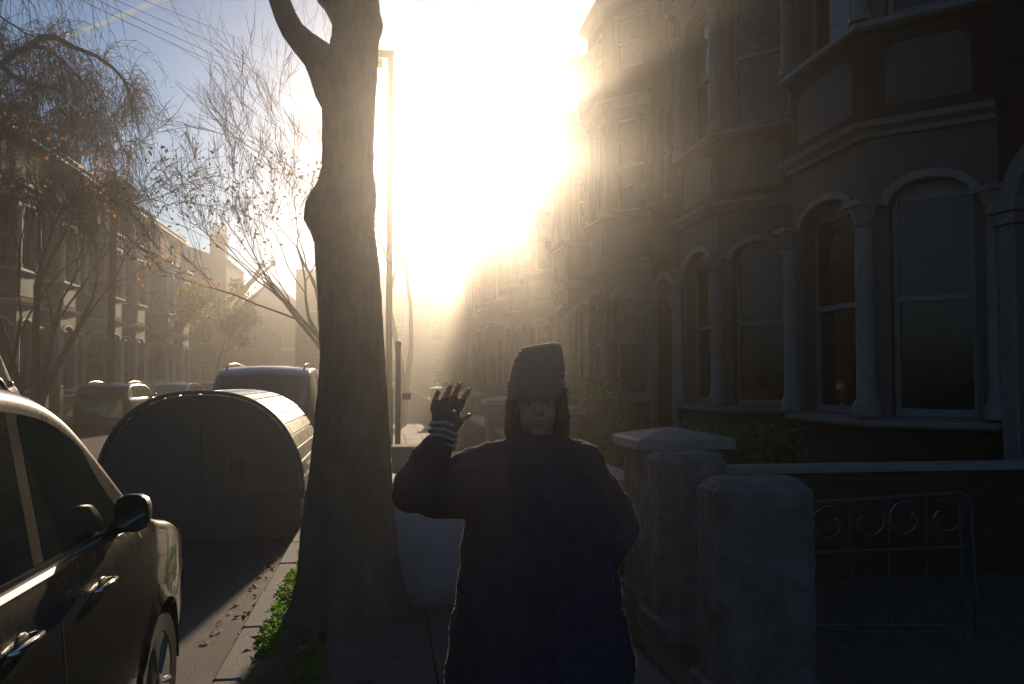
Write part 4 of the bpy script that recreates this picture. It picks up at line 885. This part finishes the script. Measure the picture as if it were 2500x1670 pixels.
# ------------------------------------------------------------------ the waving person
def person():
    S = F/2.9; xc = (1312-U0)/F*2.9; base = Vector((xc*math.cos(YAW) + 2.9*math.sin(YAW), 2.9*math.cos(YAW) - xc*math.sin(YAW), 0))
    o = empty('person', base, -YAW, 'person in a dark coat and beanie waving with a striped fingerless glove', 'person')
    # local frame: x to the image right, y away from the camera, z up; the figure faces -y
    X = lambda u: (u-1312)/S
    Z = lambda v: 1.5 + (925-v)/S - .002
    P = lambda u, v, y=0.0: Vector((X(u), y, Z(v)))
    def cap(b, p0, p1, r0, r1, n=12, k=6, fl=(1,1)):
        p0, p1 = Vector(p0), Vector(p1); pts = []; rr = []
        d = (p1-p0); L = d.length or 1e-6; d = d/L
        for i in range(4): a = math.pi/2*(i+.35)/4; pts.append(p0 - d*r0*math.cos(a)); rr.append(r0*math.sin(a))
        for i in range(k+1): t = i/k; pts.append(p0.lerp(p1, t)); rr.append(r0+(r1-r0)*t)
        for i in range(3,-1,-1): a = math.pi/2*(i+.35)/4; pts.append(p1 + d*r1*math.cos(a)); rr.append(r1*math.sin(a))
        b.tube(pts, rr, n)
    def remesh(ob, vox, smooth=4, fac=.5):
        m = ob.modifiers.new('remesh', 'REMESH'); m.mode = 'VOXEL'; m.voxel_size = vox; m.use_smooth_shade = True
        if smooth: s = ob.modifiers.new('smooth', 'SMOOTH'); s.iterations = smooth; s.factor = fac
    skin = mat('skin', (.32,.17,.12), .5, scale=20, var=.12, spec=.4)
    coat = mat('navy wool coat', (.030,.026,.046), .95, scale=25, var=.35, bump=.004, bscale=220, spec=.1)
    # --- body: head, face, neck, torso, arms, hands, legs as one surface
    b = MB(); hc = Vector((.0, .0, 1.425))
    b.ball(hc + Vector((0,.015,.03)), (.078,.095,.105), 24, 16)                  # cranium
    b.ball(hc + Vector((0,-.022,-.045)), (.060,.066,.075), 20, 14)                # face
    b.ball(hc + Vector((0,-.045,-.100)), (.028,.028,.022), 14, 10)                # chin
    for s in (-1,1):
        b.ball(hc + Vector((s*.038,-.058,-.040)), (.022,.018,.020), 12, 8)        # cheek
        b.ball(hc + Vector((s*.030,-.073,.016)), (.022,.013,.008), 12, 8)         # brow
        b.ball(hc + Vector((s*.031,-.070,-.004)), (.0135,.012,.0105), 14, 10)     # eye
        b.ball(hc + Vector((s*.078,.012,-.018)), (.008,.018,.028), 12, 8)         # ear
        b.ball(hc + Vector((s*.011,-.092,-.037)), (.009,.010,.007), 10, 8)        # nostril
    cap(b, hc + Vector((0,-.080,.010)), hc + Vector((0,-.100,-.034)), .007, .011, 10, 4)
    b.ball(hc + Vector((0,-.081,-.063)), (.024,.010,.006), 14, 8); b.ball(hc + Vector((0,-.080,-.073)), (.021,.011,.007), 14, 8)
    cap(b, (0,.02,1.22), (0,.01,1.36), .060, .052)
    cap(b, (0,.02,.92), (0,.03,1.16), .125, .13); cap(b, (-.13,.02,1.20), (.13,.02,1.20), .062, .062); b.ball((0,.03,.86), (.165,.12,.13), 16, 12)
    sh, el, wrp = Vector((-.155,.01,1.215)), P(1012,1188,-.03), P(1085,1062,-.09)
    cap(b, sh, el, .050, .040); cap(b, el, wrp, .040, .027)
    # raised hand, palm to the camera
    pc = P(1096, 1012, -.10); ax = (P(1108, 945, -.10) - P(1088, 1058, -.10)).normalized(); sd_ = Vector((ax.z, 0, -ax.x))
    palm0 = P(1088,1052,-.095)
    for s_, ln in ((-.030,.060),(-.010,.066),(.011,.066),(.030,.062)): cap(b, palm0 + sd_*s_*.75, palm0 + sd_*s_ + ax*ln, .0135, .0125, 10, 4)
    fingers = [((1066,995),(1072,966),(1077,953)), ((1086,990),(1097,958),(1106,941)), ((1106,988),(1119,955),(1128,938)), ((1126,993),(1139,966),(1149,950))]
    for k, (a, m_, c) in enumerate(fingers):
        r_ = (.0092,.0102,.0105,.0102)[k]; A, Mi, C = P(*a,-.10), P(*m_,-.104), P(*c,-.112); cap(b, A, Mi, r_*1.08, r_, 10, 4); cap(b, Mi, C, r_, r_*.86, 10, 4)
    cap(b, P(1112,1040,-.10), P(1132,1018,-.115), .014, .011, 10, 4); cap(b, P(1132,1018,-.115), P(1150,1009,-.12), .0105, .0085, 10, 4)
    # other arm hangs, hand curled
    sh2, el2, wr2 = Vector((.155,.01,1.215)), Vector((.262,.04,.97)), Vector((.200,.03,.78)); cap(b, sh2, el2, .050,.040); cap(b, el2, wr2, .040,.027)
    cap(b, wr2, wr2+Vector((0,-.01,-.07)), .026, .030)
    for k in range(4): q = wr2 + Vector((.0 , -.035+.022*k, -.085)); cap(b, q, q+Vector((-.006,0,-.035)), .0095,.009,8,3); cap(b, q+Vector((-.006,0,-.035)), q+Vector((-.026,0,-.052)), .009,.008,8,3)
    cap(b, wr2+Vector((-.01,-.03,-.04)), wr2+Vector((-.03,-.05,-.09)), .011,.009,8,3)
    for s in (-1,1): cap(b, (s*.085,.03,.80), (s*.10,.02,.46), .080,.055); cap(b, (s*.10,.02,.46), (s*.105,.05,.08), .055,.036); cap(b, (s*.105,.05,.05),(s*.12,-.10,.035), .040,.034)
    sp = skin.node_tree.nodes['Principled BSDF']; sp.inputs['Subsurface Weight'].default_value = .35; sp.inputs['Subsurface Radius'].default_value = (1.0,.25,.10); sp.inputs['Subsurface Scale'].default_value = .03
    bo = b.build('body', skin, o); remesh(bo, .0042, 3)
    # eyes
    em = mat('eye dark', (.02,.012,.01), .15)
    b = MB(); 
    for s in (-1,1): b.ball(hc + Vector((s*.031,-.0815,-.004)), (.006,.003,.006), 10, 6)
    b.build('eyes', em, bo)
    b = MB()
    for s in (-1,1):
        b.tube([hc + Vector((s*(.031+.015*t), -.0800+.004*abs(t), -.002+.0075*(1-t*t))) for t in (-1,-.5,0,.5,1)], .0018, 5)
    b.build('eyelashes', em, bo)
    b = MB(); b.tube([hc + Vector((.023*t, -.0905+.012*t*t, -.0655+.003*(1-abs(t))-.002*t*t)) for t in (-1,-.5,0,.5,1)], [.001,.0042,.0045,.0042,.001], 8); b.tube([hc + Vector((.020*t, -.0905+.012*t*t, -.0735)) for t in (-1,-.5,0,.5,1)], [.001,.0045,.0055,.0045,.001], 8); b.build('lips', mat('lip skin', (.35,.12,.10), .45, var=.1), bo, True)
    b = MB(); 
    for s in (-1,1): b.tube([hc + Vector((s*t, -.087+.25*(abs(t)-.02)**1.0*.5, .009+.005*math.sin((t-.015)/.035*3.14))) for t in (.014,.024,.034,.046)], .003, 5)
    b.build('eyebrows', em, bo)
    # --- coat
    b = MB(); cap(b, (0,.03,1.06), (0,.03,1.19), .175,.135,18); cap(b, (-.15,.03,1.205), (.15,.03,1.205), .082,.082); cap(b, (-.05,.02,1.25),(.05,.02,1.25), .075,.075)
    cap(b, (-.11,.03,1.0), (-.10,.03,1.10), .13,.12,14); cap(b, (.10,.03,1.0), (.10,.03,1.10), .13,.12,14)
    cap(b, sh + Vector((.02,.02,-.02)), P(1075,1185,-.01), .094, .098, 16); cap(b, P(1075,1185,-.01), P(1022,1186,-.03), .095,.085,16); cap(b, P(1022,1184,-.03), P(1050,1120,-.06), .085,.066,16); cap(b, P(1050,1120,-.06), P(1078,1078,-.09), .064,.048,16)
    cap(b, P(1180,1190,.0), P(1060,1222,.0), .09, .062, 14)
    cap(b, sh2 + Vector((-.01,.02,-.02)), el2 + Vector((.01,.0,.04)), .085,.078,16); cap(b, el2 + Vector((.012,0,.04)), wr2 + Vector((0,0,.05)), .076,.056,16)
    rows = []
    for i in range(17):
        t = i/16; z = 1.10 - .62*t; hwl = .235 + .085*t; hwr = .235+.095*t
        rows.append([( (hwr if math.cos(q) > 0 else hwl)*math.cos(q)*(1+.02*math.sin(9*q+t*2)), .03+(.155+.07*t)*math.sin(q)*(1+.03*math.sin(7*q)), z) for q in [2*math.pi*j/40 for j in range(40)]])
    b.grid(rows, close=True); b.f.append(tuple(len(b.v)-40+j for j in range(40))); b.f.append(tuple(len(b.v)-40*17+39-j for j in range(40)))
    co = b.build('coat', coat, o); remesh(co, .009, 5)
    dn = co.modifiers.new('folds', 'DISPLACE'); tx = bpy.data.textures.new('cloth folds', 'CLOUDS'); tx.noise_scale = .09; tx.noise_depth = 2; dn.texture = tx; dn.strength = .034; dn.mid_level = .5
    b = MB(); rows = []
    for i in range(7): t = i/6; r = .068 + .014*math.sin(t*3.14) + .01*t; rows.append([(r*1.12*math.cos(q), .012 + r*1.05*math.sin(q), 1.325 - .085*t + .012*math.sin(q)) for q in [2*math.pi*j/24 for j in range(24)]])
    b.grid(rows[::-1], close=True); cl = b.build('collar', coat, co, True); sm = cl.modifiers.new('thick','SOLIDIFY'); sm.thickness = .012
    b = MB()
    for k in range(4): b.lathe([(.011,0),(.012,.003),(.002,.005)], n=12, mtx=Matrix.Translation((.02,-.172+.03*0-.018*k,1.12-.13*k)) @ Matrix.Rotation(math.pi/2,4,'X'))
    b.build('button', black_p, co)
    def fuzz(ob, n, ln, m, seed, par=None, wd=.0008):
        g = random.Random(seed); bpy.context.view_layer.update(); ev = ob.evaluated_get(bpy.context.evaluated_depsgraph_get()); me = ev.to_mesh(); nv = len(me.vertices); b = MB()
        for _ in range(n):
            v = me.vertices[g.randrange(nv)]; nn = Vector(v.normal)
            if nn.y < -.35: continue
            p = Vector(v.co); e = p + (nn + Vector((g.gauss(0,.5), g.gauss(0,.5), g.gauss(0,.5)))).normalized()*g.uniform(.4, 1)*ln; s = Vector((g.gauss(0,1), 0, g.gauss(0,1))).normalized()*wd
            b.add([p-s, p+s, e], ((0,1,2),))
        ev.to_mesh_clear(); z = b.build('rim_fuzz', m, ob); z['kind'] = 'stuff'; return z
    fz_m = mat('pale rim fuzz', (.35,.30,.28), .9, trans=(.6,.5,.45), spec=.1)  # pale fibres added to draw a bright rim round coat, beanie and glove
    fuzz(co, 13000, .0055, fz_m, 3)
    # --- trousers and boots
    b = MB()
    for s in (-1,1): cap(b, (s*.088,.03,.84), (s*.10,.02,.46), .098,.072,14); cap(b, (s*.10,.02,.46), (s*.105,.05,.14), .070,.058,14)
    tr = b.build('trousers', mat('dark trousers', (.02,.02,.025), .9, scale=30, var=.3), o); remesh(tr, .012, 4)
    for s in (-1,1):
        b = MB(); cap(b, (s*.105,.05,.20),(s*.105,.05,.07), .062,.055,12); cap(b, (s*.105,.06,.055),(s*.125,-.13,.045), .052,.045,12); bt = b.build('boot', black_p, o); remesh(bt, .008, 3)
    # --- beanie, knitted with a flat top and turned-up brim
    knit = mat('knitted beanie', (.15,.12,.10), .95, scale=60, var=.12, bump=.002, bscale=260, spec=.1)
    rows = []; prof = [(1.440,.090),(1.455,.091),(1.492,.0925),(1.497,.089),(1.520,.087),(1.548,.083),(1.575,.075),(1.597,.068),(1.6075,.062),(1.611,.050),(1.610,.03),(1.608,.002)]
    for z, r in prof: rows.append([(r*(1+.016*math.sin(30*q))*math.cos(q) + .02*max(0,(z-1.46))/.15*1.0 - .006, .015 + r*1.16*math.sin(q), z + (.012*math.sin(q) if z < 1.5 else 0) + .007*math.cos(q)*(z > 1.59)) for q in [2*math.pi*j/120 for j in range(120)]])
    b = MB(); b.grid(rows, close=True); be = b.build('beanie', knit, o, True); sm = be.modifiers.new('thick','SOLIDIFY'); sm.thickness = .004; sm.offset = 1
    b = MB(); g = random.Random(5)                    # fuzz that catches the light
    fuzz(be, 9000, .006, fz_m, 4, wd=.0007)
    # --- hair to the collar
    hm = mat('brown hair', (.045,.024,.014), .5, scale=40, var=.4, stretch=(1,1,.1), bump=.003, bscale=90); b = MB(); g = random.Random(9)
    for k in range(620):
        q = g.uniform(-.35, math.pi+.35) if k % 3 else g.choice((g.uniform(-.5,.2), g.uniform(math.pi-.2, math.pi+.5)))
        r0 = .084; p0 = Vector((r0*math.cos(q), .015+r0*1.1*math.sin(q), 1.47)); ln = g.uniform(.17,.27); pts = []
        for i in range(6): t = i/5; pts.append(Vector((p0.x*(1+.12*math.sin(t*3)+.05*t), p0.y*(1+.1*t)+.01*t, p0.z - ln*t)) + Vector((g.gauss(0,.005), g.gauss(0,.005), 0)))
        b.tube(pts, [.0035,.0045,.0042,.0035,.0025,.0006], 4)
    b.build('hair', hm, o, True)
    # --- striped fingerless glove on the raised hand
    gm = mat('dark glove wool', (.09,.078,.075), .95, scale=50, var=.3, bump=.003, bscale=240, spec=.1); gl = mat('pale glove wool', (.30,.28,.27), .95, scale=50, var=.2, bump=.003, bscale=240, spec=.1)
    b = MB(); 
    for s_ in (-.031,-.010,.011,.031): cap(b, palm0 + sd_*s_*.8, palm0 + sd_*s_*1.03 + ax*.062, .0185, .0165, 12, 4)
    cap(b, P(1076,1076,-.09), palm0, .036, .031, 14)
    for (a, m_, c) in fingers: A, Mi = P(*a,-.10), P(*m_,-.104); cap(b, A, A.lerp(Mi, .62), 0.0135, .0128, 10, 3)
    cap(b, P(1110,1042,-.10), P(1128,1022,-.113), .019, .0155, 10, 4)
    b.ball(palm0 + ax*.050, (.034,.015,.022), 14, 10)
    gv = b.build('glove', gm, o); remesh(gv, .004, 3); fuzz(gv, 9000, .005, fz_m, 6, wd=.0006)
    for k, t in enumerate((-.034, -.012, .012, .036)):
        c = palm0 + ax*(t*.9 - .004); r = .0475 if t > -.02 else .0455; b = MB(); pts = []
        for j in range(25): q = 2*math.pi*j/24; pts.append(c + sd_*(r*math.cos(q)) + Vector((0,1,0))*(.0305*math.sin(q)) - ax*(.010*math.sin(q)*-1)*-1 - ax*.006*abs(math.cos(q)))
        b.tube(pts, .0052, 6); b.build('glove_stripe', gl, gv, True)
    return o
person()

# ------------------------------------------------------------------ contrail, added glare haze
b = MB(); p0, p1 = at(-900, 520, 6000), at(1000, -245, 6000); g = random.Random(1); pts = [p0.lerp(p1, i/60) + Vector((0, 0, g.gauss(0, 2))) for i in range(61)]
b.tube(pts, [19 + 2.5*math.sin(i*.9) + g.uniform(-2,2) for i in range(61)], 8)
cm = bpy.data.materials.new('contrail ice'); cm.use_nodes = True; t = cm.node_tree; t.nodes.clear()
d1 = t.nodes.new('ShaderNodeBsdfDiffuse'); d1.inputs[0].default_value = (.66,.80,.98,1); d2 = t.nodes.new('ShaderNodeBsdfTranslucent'); d2.inputs[0].default_value = (.66,.82,1,1); mx = t.nodes.new('ShaderNodeMixShader'); t.links.new(d1.outputs[0], mx.inputs[1]); t.links.new(d2.outputs[0], mx.inputs[2])
tp = t.nodes.new('ShaderNodeBsdfTransparent'); m2 = t.nodes.new('ShaderNodeMixShader'); m2.inputs[0].default_value = .9; t.links.new(tp.outputs[0], m2.inputs[1]); t.links.new(mx.outputs[0], m2.inputs[2]); ou = t.nodes.new('ShaderNodeOutputMaterial'); t.links.new(m2.outputs[0], ou.inputs[0])
tag(b.build('contrail', cm, smooth=True), 'thin straight white contrail crossing the blue sky at top left', 'contrail')

hm_ = bpy.data.materials.new('glare haze'); hm_.use_nodes = True; t = hm_.node_tree; t.nodes.clear()  # scattering volume added to stand in for lens glare round the sun
pvn = t.nodes.new('ShaderNodeVolumePrincipled'); pvn.inputs['Color'].default_value = (.96,.93,.90,1); pvn.inputs['Density'].default_value = HAZE_DENSITY; pvn.inputs['Anisotropy'].default_value = HAZE_G
ou = t.nodes.new('ShaderNodeOutputMaterial'); t.links.new(pvn.outputs[0], ou.inputs['Volume']); hm_.cycles.homogeneous_volume = True
b = MB(); b.box(-1600, 1600, -1600, 1600, -1.3, 15.6); tag(b.build('haze', hm_), kind='stuff')
